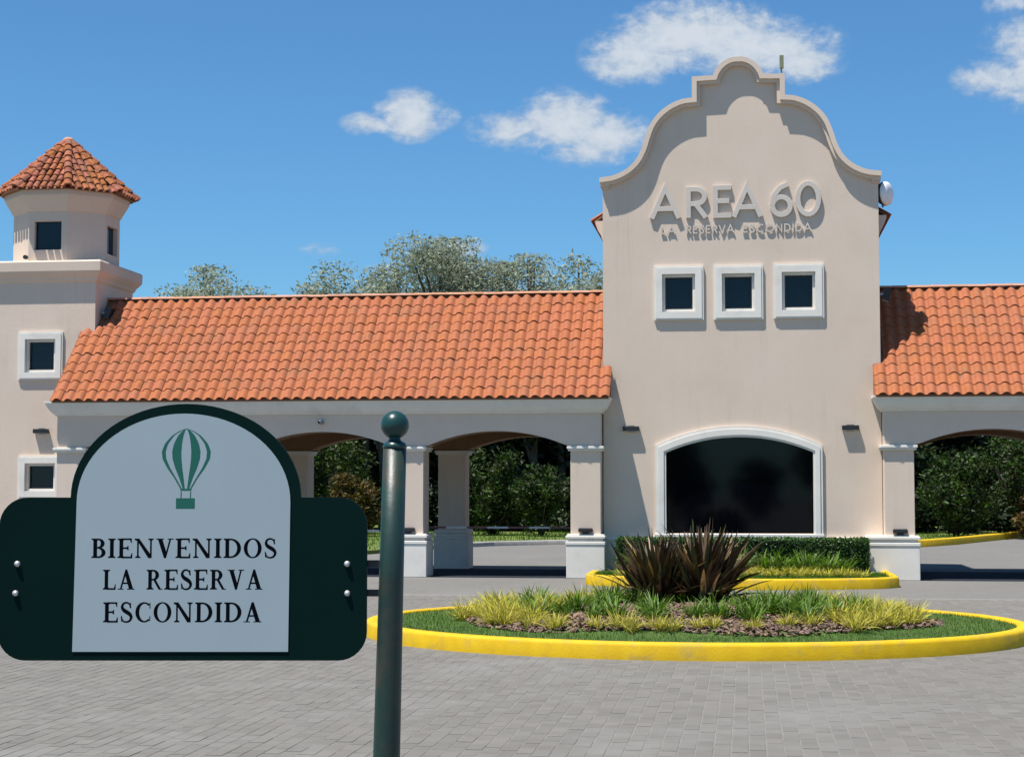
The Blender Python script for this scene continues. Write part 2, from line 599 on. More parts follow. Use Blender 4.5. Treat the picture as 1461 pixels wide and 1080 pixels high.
def kerb_path(g, pts, w, z0, z1, closed=False, mi=0, top_in=.02):
    """kerb with a rounded arris following a plan path (left side is the outer one)"""
    n = len(pts)
    P = [Vector((p[0], p[1])) for p in pts]
    rows = []
    for i in range(n):
        a = P[(i - 1) % n] if (closed or i > 0) else P[i]
        b = P[(i + 1) % n] if (closed or i < n - 1) else P[i]
        d = (b - a).normalized()
        nn = Vector((d.y, -d.x))                       # outer side
        sec = [(0, z0), (-.008, z1 - .035), (-.022, z1 - .008), (-.045, z1), (-w + .02, z1), (-w, z1 - .02), (-w, z0)]
        rows.append([(P[i].x + nn.x * o, P[i].y + nn.y * o, z) for o, z in sec])
    k = len(rows[0])
    vs = [q for r_ in rows for q in r_]
    m = n if closed else n - 1
    fs = [(i * k + j, ((i + 1) % n) * k + j, ((i + 1) % n) * k + j + 1, i * k + j + 1) for i in range(m) for j in range(k - 1)]
    g.add(vs, fs, smooth=True, mi=mi)
    if not closed:
        g.add(rows[0], [tuple(range(k))])
        g.add(rows[-1], [tuple(range(k))[::-1]])
    return g


kerb_path(G(), [(2.6, 51.0), (3.2, 51.2), (4.95, 51.55), (6.3, 54.1), (9.65, 62.5), (14, 74)], .25, -.01, .2).obj('kerb', M['kerb'])['kind'] = 'structure'
kerb_path(G(), [(-8.7, 48.6), (-7.5, 51.0), (-4.5, 53.9), (0, 53.0), (2.6, 51.0)], .15, -.01, .13).obj('kerb', M['kerb_top'])['kind'] = 'structure'

tag(G().prism([rect0(PIERS_X0, 32.93, 10.2, 36.35)], -.011, -.004, 'z').obj('lane_shade_strip', M['lane_shade']), 'dark strip painted as roof shade across the lanes under the arcade roofs', kind='structure')  # painted shade: dark strip deepens the roof shadow on the ground

# oval island
N_ = 96
oval = [(ICX + IA * math.cos(2 * math.pi * i / N_), ICY + IB * math.sin(2 * math.pi * i / N_)) for i in range(N_)]
o = kerb_path(G(), oval, .17, -.011, .172, closed=True).obj('kerb', M['kerb'])
tag(o, 'yellow painted kerb round the oval planted island', kind='structure')


def mound(x, y):
    q = ((x - ICX) / 2.7) ** 2 + ((y - ICY) / 2.2) ** 2
    return .145 + .16 * np.maximum(0, 1 - q) ** .8


g = G()
rings, seg = 14, 72
vs = [(ICX, ICY, float(mound(ICX, ICY)))]
for i in range(1, rings + 1):
    for k in range(seg):
        a = 2 * math.pi * k / seg
        x = ICX + (IA - .1) * i / rings * math.cos(a)
        y = ICY + (IB - .1) * i / rings * math.sin(a)
        vs.append((x, y, float(mound(x, y))))
fs = [(0, 1 + k, 1 + (k + 1) % seg) for k in range(seg)]
for i in range(rings - 1):
    for k in range(seg):
        fs.append((1 + i * seg + k, 1 + i * seg + (k + 1) % seg, 1 + (i + 1) * seg + (k + 1) % seg, 1 + (i + 1) * seg + k))
g.add(vs, fs, smooth=True)
island_soil = tag(g.obj('planting_bed_soil', M['lawn']), kind='structure')

BED = (2.78, 2.02)                                     # half axes of the mulch bed


def bed_q(x, y):
    wob = 1 + .05 * np.sin(np.arctan2(y - ICY, x - ICX) * 5 + 1)
    return (((x - ICX) / BED[0]) ** 2 + ((y - (ICY - .05)) / BED[1]) ** 2) / wob ** 2


# lawn ring of the island: blades
n = 60000
x = rng.uniform(ICX - IA, ICX + IA, n)
y = rng.uniform(ICY - IB, ICY + IB, n)
keep = (((x - ICX) / (IA - .17)) ** 2 + ((y - ICY) / (IB - .17)) ** 2 < 1) & (bed_q(x, y) > .97)
x, y = x[keep], y[keep]
n = len(x)
P = np.stack([x, y, mound(x, y) - .004], 1)
me = blades_mesh('lawn_grass', P, rng.uniform(0, 6.28, n), rng.uniform(.02, .05, n), rng.uniform(.005, .009, n),
                 rng.uniform(.05, .7, n), rng.uniform(.1, .9, n), segs=1)
tag(link('lawn_grass', me, M['blade']), 'short green lawn ring inside the yellow kerb of the oval island', 'grass', kind='stuff')

# bark mulch
n = 15000
x = rng.uniform(ICX - 3, ICX + 3, n)
y = rng.uniform(ICY - 2.3, ICY + 2.3, n)
keep = bed_q(x, y) < 1
x, y = x[keep], y[keep]
n = len(x)
c = np.stack([x, y, mound(x, y) + rng.uniform(.0, .03, n)], 1)
a = rng.uniform(0, 6.28, n)
L = np.stack([np.cos(a), np.sin(a), rng.normal(0, .3, n)], 1) * rng.uniform(.02, .05, n)[:, None]
S = np.stack([-np.sin(a), np.cos(a), rng.normal(0, .4, n)], 1) * rng.uniform(.008, .02, n)[:, None]
U = np.stack([rng.normal(0, .002, n), rng.normal(0, .002, n), rng.uniform(.006, .014, n)], 1)
V = np.stack([c - L - S, c + L - S, c + L + S, c - L + S, c + U - L * .6, c + U + L * .6], 1).reshape(-1, 3)
i0 = np.arange(n)[:, None] * 6
F = np.concatenate([i0 + np.array([[0, 1, 5, 4]]), i0 + np.array([[3, 4, 5, 2]]), i0 + np.array([[0, 1, 2, 3]])], 0)
tag(link('bark_mulch', np_mesh('bark_mulch', V, F), M['mulch']), 'brown bark mulch between the plants of the oval island',
    'mulch', kind='stuff')

# second island in front of the tower
isl2 = [(2.58, 33.3), (2.63, 30.45)]
isl2 = [(2.62, 33.0), (2.63, 32), (2.63, 31.2), (2.61, 30.62), (2.5, 30.42)] + \
       [(2.5 - 5.2 * t, 30.42 - 1.0 * math.sin(math.pi * (t * .96 + .02)) ** .8 + .16 * t) for t in [i / 24 for i in range(1, 24)]] + \
       [(-2.7, 30.52), (-2.84, 30.68), (-2.9, 31.0), (-2.92, 31.5), (-2.92, 32.3)]
isl2 = isl2[::-1]
inner = [(p[0] * .965, p[1] + .1) for p in isl2]
# path runs left to right so that its outer side faces the camera
tag(kerb_path(G(), isl2, .16, -.011, .175).obj('kerb', M['kerb']), 'yellow kerb of the bed below the tower window', kind='structure')
g = G().prism([[(p[0], p[1] + .06) for p in inner] + [(2.5, 33.38), (-2.7, 33.38)]], -.01, .14, 'z')
tag(g.obj('flower_bed', M['lawn']), kind='structure')
n = 14000
x = rng.uniform(-2.75, 2.5, n)
y = rng.uniform(29.6, 32.2, n)
front = 30.42 - 1.0 * np.sin(np.pi * np.clip((2.5 - x) / 5.2 * .96 + .02, 0, 1)) ** .8 + .2
keep = y > front
x, y = x[keep], y[keep]
n = len(x)
me = blades_mesh('bed_grass', np.stack([x, y, np.full(n, .138)], 1), rng.uniform(0, 6.28, n), rng.uniform(.03, .08, n),
                 rng.uniform(.008, .014, n), rng.uniform(.05, .6, n), rng.uniform(.1, .9, n), segs=1)
tag(link('bed_grass', me, M['blade']), 'green grass strip behind the yellow kerb below the tower window', 'grass', kind='stuff')

# ================================================================== TILES
def tile_mesh(width, length, rise, thick=.014):
    """one interlocking roman tile; x across, y up the slope, z off the roof; origin at lower left"""
    ts = [0, .07, .15, .24, .33, .40, .47, .57, .68, .79, .90, .97, 1.03]
    hs = []
    for t in ts:
        if t < .33:
            hs.append(-.016 * math.sin(math.pi * t / .33))
        else:
            hs.append(rise * max(0.0, math.sin(math.pi * min(1, (t - .33) / .67))) ** .7)
    g = G()
    k = len(ts)
    lo = [(t * width, 0, h + .019) for t, h in zip(ts, hs)]
    hi = [(t * width, length * 1.06, h * .9 + .004) for t, h in zip(ts, hs)]
    g.add(lo + hi, [(i, i + 1, k + i + 1, k + i) for i in range(k - 1)], smooth=True)
    low = [(p[0], .0, p[2] - thick) for p in lo]
    g.add([(p[0], -.0005, p[2]) for p in lo] + low, [(i, k + i, k + i + 1, i + 1) for i in range(k - 1)])
    return g


TILE_W, ROW_L = .2235, .2853


def roof_slope(parent_roof, x0, x1, eave_y, eave_z, ang, rows, skip, indiv, mat, sort_key):
    """tiles of the front slope; indiv of them as objects, the rest joined"""
    proto = tile_mesh(TILE_W, ROW_L, .050)
    me = proto.mesh('roof_tile')
    me.materials.append(mat)
    ca, sa = math.cos(ang), math.sin(ang)
    cells = []
    nx = int((x1 - x0) / TILE_W + .5)
    w = (x1 - x0) / nx
    for r_ in range(rows):
        for c_ in range(nx):
            X = x0 + c_ * w
            Y = eave_y + r_ * ROW_L * ca
            Z = eave_z + r_ * ROW_L * sa
            if skip(X, X + w, Y):
                continue
            cells.append((X, Y, Z))
    cells.sort(key=sort_key)
    rot = Matrix.Rotation(ang, 4, 'X')
    rest = G()
    for i, (X, Y, Z) in enumerate(cells):
        jz = Matrix.Rotation(random.gauss(0, .007), 4, 'Z') @ Matrix.Rotation(random.gauss(0, .012), 4, 'Y')
        mt = Matrix.Translation((X + random.gauss(0, .0025), Y + random.gauss(0, .003) * ca, Z + random.gauss(0, .002))) @ rot @ jz @ Matrix.Diagonal((w / TILE_W, 1, 1, 1))
        if i < indiv:
            o = bpy.data.objects.new('roof_tile', me)
            COL.objects.link(o)
            o.parent = parent_roof
            o.matrix_local = mt
        else:
            b = len(rest.v)
            rest.v.extend([tuple(mt @ Vector(v)) for v in proto.v])
            rest.f.extend([[q + b for q in f] for f in proto.f])
            rest.mi.extend(proto.mi)
            rest.sm.extend(proto.sm)
    if rest.v:
        o = rest.obj('roof_tiles', mat, parent_roof)
        o['kind'] = 'stuff'


# ================================================================== ARCADE WINGS
F_Y = 33.0            # front of piers and beam
EAVE_Y, EAVE_Z = 32.74, 3.445
RIDGE_Y = 35.02
ANG = math.atan2(5.70 - EAVE_Z, RIDGE_Y - EAVE_Y)
BACK_EAVE = 37.25


def arch_pts(x0, x1, zs, za, n=18):
    """segmental arch from x0 to x1, springing zs, crown za"""
    c, h = (x1 - x0) / 2, za - zs
    r = (c * c + h * h) / (2 * h)
    xc, zc = (x0 + x1) / 2, za - r
    a = math.asin(c / r)
    return [(xc + r * math.sin(-a + 2 * a * i / n), zc + r * math.cos(-a + 2 * a * i / n)) for i in range(n + 1)]


def pier(parent, x0, x1, y0, y1, engaged=0.0, lit=True):
    p = G().box(x0, y0, .6, x1, y1, 2.50).obj('pier', M['stucco'], parent, bevel=.008)
    c = G()
    c.box(x0 - .045, y0 - .045, 2.425, x1 + .045, y1 + .045, 2.465)
    c.box(x0 - .065, y0 - .065, 2.465, x1 + .065, y1 + .065, 2.515)
    c.obj('capital', M['trim'], p, bevel=.008)
    b = G()
    l = x0 - .09 - engaged
    b.box(l + .045, y0 - .045, .69, x1 + .045, y1 + .045, .745)
    b.box(l, y0 - .09, .745, x1 + .09, y1 + .09, .80)
    b.box(l + .02, y0 - .07, .80, x1 + .07, y1 + .07, .825)
    b.box(l, y0 - .09, .625, x1 + .09, y1 + .09, .69)
    b.box(l + .012, y0 - .078, -.011, x1 + .078, y1 + .078, .625)
    b.obj('pedestal', M['trim'], p, bevel=.010)
    return p


def wing(name, label, xs, x_eave0, x_eave1, skip, back_shift, sort_key, engaged, tower_side):
    cx = (x_eave0 + x_eave1) / 2
    t = empty(name, (cx, 35, 0), label, 'building')
    for i, (a, b) in enumerate(xs):
        pier(t, a, b, F_Y, F_Y + .6, engaged=(.27 if (engaged and i == 0) else 0))
    for a, b in xs:
        pier(t, a + back_shift, b + back_shift, 36.45, 37.05)
    x0, x1 = xs[0][0], xs[-1][1]
    # beams with segmental arches, front and back
    for nm, y0, y1, sh in (('arched_beam', F_Y + .004, F_Y + .596, 0), ('arched_beam', 36.454, 37.046, back_shift)):
        pts = [(x0 + sh, 3.30), (x0 + sh, 2.516)]
        for (a, b), (c, d) in zip(xs[:-1], xs[1:]):
            ar = arch_pts(b + sh + .002, c + sh - .002, 2.50, 2.815)
            pts += [(b + sh, 2.516)] + [(px_, max(pz_, 2.516)) for px_, pz_ in ar[1:-1]] + [(c + sh, 2.516)]
        pts += [(x1 + sh, 2.516), (x1 + sh, 3.30)]
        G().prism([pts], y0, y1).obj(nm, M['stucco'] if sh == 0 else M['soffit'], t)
        if sh == 0:
            for (a, b), (c, d) in zip(xs[:-1], xs[1:]):
                ar = [q for q in arch_pts(b + .002, c - .002, 2.50, 2.815, 24) if q[1] > 2.5165]
                ar = [(q[0], q[1] - .004) for q in ar]
                k_ = len(ar)
                G().add([(q[0], y0 + .015, q[1]) for q in ar] + [(q[0], y1, q[1]) for q in ar],
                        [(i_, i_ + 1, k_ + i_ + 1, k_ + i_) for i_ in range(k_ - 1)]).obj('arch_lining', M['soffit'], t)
    # end walls over the outer piers and the ceiling
    for xe in (x0 + .004, x1 - .304):
        G().box(xe, F_Y + .596, 2.75, xe + .30, 36.454, 3.28).obj('end_beam', M['stucco'], t)
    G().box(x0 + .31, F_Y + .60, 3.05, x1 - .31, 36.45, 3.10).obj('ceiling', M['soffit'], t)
    # moulded cornice, swept along the front and returned at both ends
    prof = [(.0, 3.155), (.035, 3.155), (.04, 3.185), (.07, 3.20), (.10, 3.235), (.14, 3.30), (.175, 3.37), (.19, 3.405), (.20, 3.41), (.20, 3.45), (.0, 3.45)]
    g = G()
    e0, e1 = x0, x1
    rows = []
    for (qx, qy), (nx_, ny_) in (((e0, BACK_EAVE - .2), (-1, 0)), ((e0, F_Y), (-1, -1)), ((e1, F_Y), (1, -1)), ((e1, BACK_EAVE - .2), (1, 0))):
        rows.append([(qx + nx_ * o_, qy + ny_ * o_, z) for o_, z in prof])
    k = len(prof)
    for i in range(3):
        g.add(rows[i] + rows[i + 1], [(j, k + j, k + j + 1, j + 1) for j in range(k - 1)])
    g.obj('cornice', M['trim'], t)
    # roof: deck, tiles, ridge
    g = G()
    dz = -.012
    ya, yb = EAVE_Y + .03, BACK_EAVE
    zr = EAVE_Z + (RIDGE_Y - EAVE_Y) * math.tan(ANG)
    cut0, cut1 = x_eave0 + .02, x_eave1 - .02
    g.add([(cut0, ya, EAVE_Z + dz + .03), (cut1, ya, EAVE_Z + dz + .03), (cut1, RIDGE_Y, zr + dz), (cut0, RIDGE_Y, zr + dz),
           (cut1, yb, EAVE_Z + dz), (cut0, yb, EAVE_Z + dz),
           (cut0, ya, EAVE_Z - .03), (cut1, ya, EAVE_Z - .03), (cut1, yb, EAVE_Z - .03), (cut0, yb, EAVE_Z - .03)],
          [(0, 1, 2, 3), (3, 2, 4, 5), (6, 7, 1, 0), (7, 8, 4, 2, 1), (9, 6, 0, 3, 5), (8, 9, 5, 4)])
    roof = g.obj('roof', M['underlay'], t)
    roof_slope(roof, x_eave0, x_eave1, EAVE_Y, EAVE_Z, ANG, 11, skip, 300, M['tile'], sort_key)
    # back slope, joined corrugated tiles
    wv = G()
    nx = int((x_eave1 - x_eave0) / TILE_W * 4)
    xs_ = [x_eave0 + (x_eave1 - x_eave0) * i / nx for i in range(nx + 1)]
    hs = [(.005, .03, .045, .03)[i % 4] for i in range(nx + 1)]
    wv.add([(x_, RIDGE_Y, zr + h_) for x_, h_ in zip(xs_, hs)] + [(x_, yb + .05, EAVE_Z - .03 + h_) for x_, h_ in zip(xs_, hs)],
           [(i, i + 1, nx + 2 + i, nx + 1 + i) for i in range(nx)], smooth=True)
    wv.obj('back_slope_tiles', M['tile'], roof)['kind'] = 'stuff'
    # ridge caps
    a0, a1 = tower_side
    n_ = int((a1 - a0) / .36)
    rg = G()
    vs, fs = [], []
    for j, (xx, rr) in enumerate(((0, .082), (.37, .074))):
        for q in range(7):
            an = math.pi * q / 6
            vs.append((xx, math.cos(an) * rr, math.sin(an) * rr * .62 - .01))
    fs = [(q, q + 1, 8 + q, 7 + q) for q in range(6)]
    rg.add(vs, fs, smooth=True)
    rg.add([vs[q] for q in range(7)], [tuple(range(7))])
    me = rg.mesh('ridge_tile')
    me.materials.append(M['ridge'])
    for i in range(n_):
        o = bpy.data.objects.new('ridge_tile', me)
        COL.objects.link(o)
        o.parent = roof
        o.location = (a0 + i * (a1 - a0) / n_, RIDGE_Y, zr + .028 + random.gauss(0, .002))
    return t


PIERS_L = [(-13.75, -13.18), (-10.30, -9.73), (-6.835, -6.255), (-3.372, -2.79)]
PIERS_R = [(2.56, 3.11), (6.02, 6.60), (9.48, 10.06)]
TX0, TX1, TY = -2.765, 2.548, 33.40                   # central tower body
CTX0, CTX1, CTY0, CTY1 = -15.70, -13.50, 34.3, 36.5     # corner tower

wing('arcade_building', 'three bay arcade with orange tiled roof left of the bell gable tower', PIERS_L, -13.80, -2.60,
     lambda a, b, y: (b > TX0 + .03 and y > TY - .12) or (a < CTX1 - .03 and y > CTY0 - .12),
     .25, lambda c: (c[1], -c[0]), False, (CTX1 + .01, TX0 - .01))
wing('arcade_building', 'arcade wing with orange tiled roof running out of frame right of the gable tower', PIERS_R, 2.385, 10.25,
     lambda a, b, y: a < TX1 - .03 and y > TY - .12,
     .25, lambda c: (0 if c[0] < 6 else 1, c[1], c[0]), True, (TX1 + .01, 10.25))


# ================================================================== WINDOWS
def rect(x0, z0, x1, z1):
    return [(x0, z0), (x1, z0), (x1, z1), (x0, z1)]


def square_window(parent, x0, z0, x1, z1, y, border=.165, deep=.16, in_b=.05):
    """moulded surround standing proud of the wall, deep reveal, dark sash and pane"""
    f = G()
    f.prism([rect(x0, z0, x1, z1), rect(x0 + border, z0 + border, x1 - border, z1 - border)], y - .045, y + .01)
    f.prism([rect(x0 + .035, z0 + .035, x1 - .035, z1 - .035), rect(x0 + border - .005, z0 + border - .005, x1 - border + .005, z1 - border + .005)], y - .06, y - .046)
    w = f.obj('window', M['trim'], parent, bevel=.006)
    a, b, c, d = x0 + border, z0 + border, x1 - border, z1 - border
    r = G().prism([rect(a, b, c, d), rect(a + in_b, b + in_b, c - in_b, d - in_b)], y + .012, y + deep)
    r.obj('reveal', M['trim'], w)
    s = G().prism([rect(a + in_b, b + in_b, c - in_b, d - in_b), rect(a + in_b + .03, b + in_b + .03, c - in_b - .03, d - in_b - .03)], y + .085, y + deep - .01)
    s.obj('sash', M['frame_dark'], w)
    G().box(a + in_b + .025, y + .11, b + in_b + .025, c - in_b - .025, y + .12, d - in_b - .025).obj('pane', M['glass'], w)
    return (a, b, c, d)


# ================================================================== CENTRAL GABLE TOWER
CX = -.107
half = [(.0, 10.085), (.13, 10.075), (.26, 10.02), (.37, 9.93), (.45, 9.82), (.485, 9.735)]
half = catmull(half, 3)
half += [(.895, 9.72), (.897, 9.305)]
half += catmull([(.97, 9.30), (1.12, 9.275), (1.34, 9.18), (1.55, 9.02), (1.71, 8.81), (1.81, 8.56), (1.88, 8.34), (2.00, 8.11), (2.19, 7.93), (2.44, 7.815), (2.715, 7.775)], 4)
outline = [(CX - x_, z_) for x_, z_ in half[::-1]] + [(CX + x_, z_) for x_, z_ in half[1:]]
SHZ = 7.775

tower = empty('bell_gable_tower', (CX, TY + 2.4, 0), 'cream gatehouse tower with curved mission gable and three small square windows', 'building')
gable_top = [(min(max(x_, TX0), TX1), z_ - .01) for x_, z_ in outline]
wall_loop = [(TX0, -.011)] + [(x_, z_) for x_, z_ in gable_top] + [(TX1, -.011)]
UPW = [(-1.768, 4.965, -.805, 6.025), (-.612, 4.962, .338, 6.018), (.536, 4.970, 1.497, 6.03)]
BD = .165
AW_OUT = (-1.758, 1.431)
AW_IN = (-1.553, 1.258)
aw_hole = [(AW_IN[0], .84), (AW_IN[1], .84)] + arch_pts(AW_IN[0], AW_IN[1], 2.395, 2.69, 20)[::-1]
holes = [rect(a + BD, b + BD, c - BD, d - BD) for a, b, c, d in UPW] + [aw_hole]
G().prism([wall_loop] + holes, TY, TY + .30).obj('front_wall', M['stucco'], tower)
g = G()
g.box(TX0 + .002, TY + .30, -.011, TX0 + .30, 38.4, 7.0)
g.box(TX1 - .30, TY + .30, -.011, TX1 - .002, 38.4, 7.0)
g.box(TX0 + .30, 38.1, -.011, TX1 - .30, 38.398, 7.0)
g.obj('side_walls', M['stucco'], tower)
G().box(TX0 + .3, TY + .3, 3.3, TX1 - .3, 38.1, 3.4).obj('upper_floor', M['core'], tower)
for a, b, c, d in UPW:
    square_window(tower, a, b, c, d, TY)


def ribbon_section(path, w_in, y0, y1, g, closed=False):
    """band following a path in the x-z plane, w_in metres to the inside (right hand when walking left to right)"""
    n = len(path)
    inn = []
    for i in range(n):
        a = Vector(path[max(i - 1, 0)])
        b = Vector(path[i])
        c = Vector(path[min(i + 1, n - 1)])
        d1 = (b - a).normalized() if i > 0 else (c - b).normalized()
        d2 = (c - b).normalized() if i < n - 1 else d1
        m = (Vector((d1.y, -d1.x)) + Vector((d2.y, -d2.x)))
        m = m.normalized()
        k = min(1 / max(.45, m.dot(Vector((d1.y, -d1.x)))), 1.6)
        inn.append(b + m * w_in * k)
    vs = []
    for p_, q_ in zip(path, inn):
        vs += [(p_[0], y0, p_[1]), (q_[0], y0, q_[1]), (q_[0], y1, q_[1]), (p_[0], y1, p_[1])]
    fs = []
    for i in range(n - 1):
        a, b = i * 4, (i + 1) * 4
        for j in range(4):
            fs.append((a + j, b + j, b + (j + 1) % 4, a + (j + 1) % 4))
    fs.append((0, 1, 2, 3))
    fs.append(((n - 1) * 4 + 3, (n - 1) * 4 + 2, (n - 1) * 4 + 1, (n - 1) * 4))
    g.add(vs, fs)
    return [tuple(q) for q in inn]


g = G()
i1 = ribbon_section(outline, .095, TY - .155, TY + .42, g)
ribbon_section([(p[0], p[1]) for p in i1], .06, TY - .10, TY + .38, g)
g.obj('coping', M['stucco'], tower)
# corner blocks where the coping ends on the shoulders
for s_ in (-1, 1):
    xa_, xb_ = sorted((CX + s_ * 2.52, CX + s_ * 2.70))
    g = G()
    g.box(xa_, TY - .08, 7.60, xb_, TY + .38, 7.655)
    xa_, xb_ = sorted((CX + s_ * 2.54, CX + s_ * 2.675))
    g.box(xa_, TY - .05, 7.56, xb_, TY + .36, 7.5985)
    g.obj('shoulder_moulding', M['stucco'], tower, bevel=.006)

# plinth band at the foot of the tower
g = G()
for a, b in ((TX0 - .03, AW_OUT[0] - .005), (AW_OUT[1] + .005, TX1 + .03)):
    g.box(a, TY - .05, -.011, b, TY - .002, .70)
    g.box(a, TY - .075, .70, b, TY - .002, .775)
g.box(AW_OUT[0] - .005, TY - .05, -.011, AW_OUT[1] + .005, TY - .002, .735)
g.obj('plinth', M['trim'], tower, bevel=.006)

# arched shop window
out_loop = [(AW_OUT[0], .835), (AW_OUT[1], .835)] + arch_pts(AW_OUT[0], AW_OUT[1], 2.53, 2.905, 20)[::-1]
in_loop = [(AW_IN[0], .835)] + arch_pts(AW_IN[0], AW_IN[1], 2.395, 2.69, 20) + [(AW_IN[1], .835)]
# surround as a band between the two curves
oc = [(AW_OUT[0], .835)] + arch_pts(AW_OUT[0], AW_OUT[1], 2.53, 2.905, 20) + [(AW_OUT[1], .835)]
f = G()
k = len(oc)
for y0, y1, sh in ((TY - .055, TY + .006, 0.0),):
    vs = []
    for p_, q_ in zip(oc, in_loop):
        vs += [(p_[0], y0, p_[1]), (q_[0], y0, q_[1]), (q_[0], y1, q_[1]), (p_[0], y1, p_[1])]
    f.add(vs, [(i * 4 + j, (i + 1) * 4 + j, (i + 1) * 4 + (j + 1) % 4, i * 4 + (j + 1) % 4) for i in range(k - 1) for j in range(4)])
vs = []
for p_, q_ in zip(oc, in_loop):
    m1 = (p_[0] * .72 + q_[0] * .28, p_[1] * .72 + q_[1] * .28)
    m2 = (p_[0] * .2 + q_[0] * .8, p_[1] * .2 + q_[1] * .8)
    vs += [(m1[0], TY - .075, m1[1]), (m2[0], TY - .075, m2[1]), (m2[0], TY - .056, m2[1]), (m1[0], TY - .056, m1[1])]
f.add(vs, [(i * 4 + j, (i + 1) * 4 + j, (i + 1) * 4 + (j + 1) % 4, i * 4 + (j + 1) % 4) for i in range(k - 1) for j in range(4)])
aw = f.obj('arched_window', M['trim'], tower)
G().box(AW_OUT[0] - .02, TY - .09, .752, AW_OUT[1] + .02, TY + .14, .832).obj('sill', M['trim'], aw, bevel=.008)
g = G()
mull = [AW_IN[0] + (AW_IN[1] - AW_IN[0]) * t_ for t_ in (.28, .47, .68)]


def arch_z(x):
    c, h = (AW_IN[1] - AW_IN[0]) / 2, 2.69 - 2.395
    r = (c * c + h * h) / (2 * h)
    return 2.69 - r + math.sqrt(r * r - (x - (AW_IN[0] + AW_IN[1]) / 2) ** 2)


for mx in mull:
    G().box(mx - .018, TY + .13, .835, mx + .018, TY + .17, arch_z(mx) - .002).obj('mullion', M['tinted'], aw)
ed = [AW_IN[0] + .002] + mull + [AW_IN[1] - .002]
for a, b in zip(ed[:-1], ed[1:]):
    a2, b2 = a + .017, b - .017
    pts = [(a2, .836), (b2, .836)] + [(a2 + (b2 - a2) * t_, arch_z(a2 + (b2 - a2) * t_) - .003) for t_ in [1, .8, .6, .4, .2, 0]]
    G().prism([pts], TY + .145, TY + .155).obj('pane', M['tinted'], aw)

# tower roof behind the gable: two slopes with side eaves
ro = G()
RZ = 9.0
for s_ in (-1, 1):
    xe = CX + s_ * 2.86
    ro.add([(xe, TY + .43, 7.02), (CX, TY + .43, RZ), (CX, 38.6, RZ), (xe, 38.6, 7.02),
            (xe, TY + .43, 6.97), (CX, TY + .43, RZ - .06), (CX, 38.6, RZ - .06), (xe, 38.6, 6.97)],
           [(0, 1, 2, 3), (4, 5, 6, 7), (0, 3, 7, 4), (0, 1, 5, 4), (3, 2, 6, 7)])
troof = ro.obj('roof', M['underlay'], tower)
tg = G()
proto = tile_mesh(TILE_W, .30, .042)
sl = math.atan2(RZ - 7.02, 2.86)
for s_ in (-1, 1):
    for r_ in range(11):
        for c_ in range(21):
            # local x runs along +/-Y, local y up the slope
            mt = Matrix.Translation((CX + s_ * (2.92 - r_ * .30 * math.cos(sl)), TY + .45 + (c_ + (1 if s_ < 0 else 0)) * TILE_W, 7.0 + r_ * .30 * math.sin(sl))) \
                @ Matrix.Rotation(R(90) * s_, 4, 'Z') @ Matrix.Rotation(sl, 4, 'X')
            b = len(tg.v)
            tg.v.extend([tuple(mt @ Vector(v)) for v in proto.v])
            tg.f.extend([[q + b for q in f_] for f_ in proto.f])
            tg.mi.extend(proto.mi)
            tg.sm.extend(proto.sm)
tg.obj('roof_tiles', M['tile'], troof)['kind'] = 'stuff'
for s_ in (-1, 1):
    g = G()
    x_in = TX0 if s_ < 0 else TX1
    pr = [(0, 6.62), (.04, 6.62), (.06, 6.70), (.12, 6.80), (.17, 6.93), (.17, 6.99), (0, 6.99)]
    loop = [(x_in + s_ * o_, z_) for o_, z_ in pr]
    g.prism([loop], TY + .302, 38.4)
    g.obj('side_cornice', M['stucco'], tower)

# ================================================================== LETTERS ON THE GABLE
def stroke(g, path, w, y0, y1, closed=False):
    n = len(path)
    P_ = [Vector(p) for p in path]
    L_, R_ = [], []
    for i in range(n):
        a = P_[(i - 1) % n] if (closed or i > 0) else None
        c = P_[(i + 1) % n] if (closed or i < n - 1) else None
        b = P_[i]
        d1 = (b - a).normalized() if a is not None else (c - b).normalized()
        d2 = (c - b).normalized() if c is not None else d1
        m = Vector((-d1.y - d2.y, d1.x + d2.x))
        m = m.normalized() if m.length > 1e-5 else Vector((-d1.y, d1.x))
        kk = min(1 / max(.35, m.dot(Vector((-d1.y, d1.x)))), 2.4)
        L_.append(b + m * w * .5 * kk)
        R_.append(b - m * w * .5 * kk)
    vs = []
    for l_, r_ in zip(L_, R_):
        vs += [(l_.x, y0, l_.y), (r_.x, y0, r_.y), (r_.x, y1, r_.y), (l_.x, y1, l_.y)]
    m = n if closed else n - 1
    fs = [(i * 4 + j, ((i + 1) % n) * 4 + j, ((i + 1) % n) * 4 + (j + 1) % 4, i * 4 + (j + 1) % 4) for i in range(m) for j in range(4)]
    if not closed:
        fs += [(0, 1, 2, 3), ((n - 1) * 4 + 3, (n - 1) * 4 + 2, (n - 1) * 4 + 1, (n - 1) * 4)]
    g.add(vs, fs)


def ell(cx, cy, rx, ry, a0, a1, n=14):
    return [(cx + rx * math.cos(R(a0 + (a1 - a0) * i / n)), cy + ry * math.sin(R(a0 + (a1 - a0) * i / n))) for i in range(n + 1)]


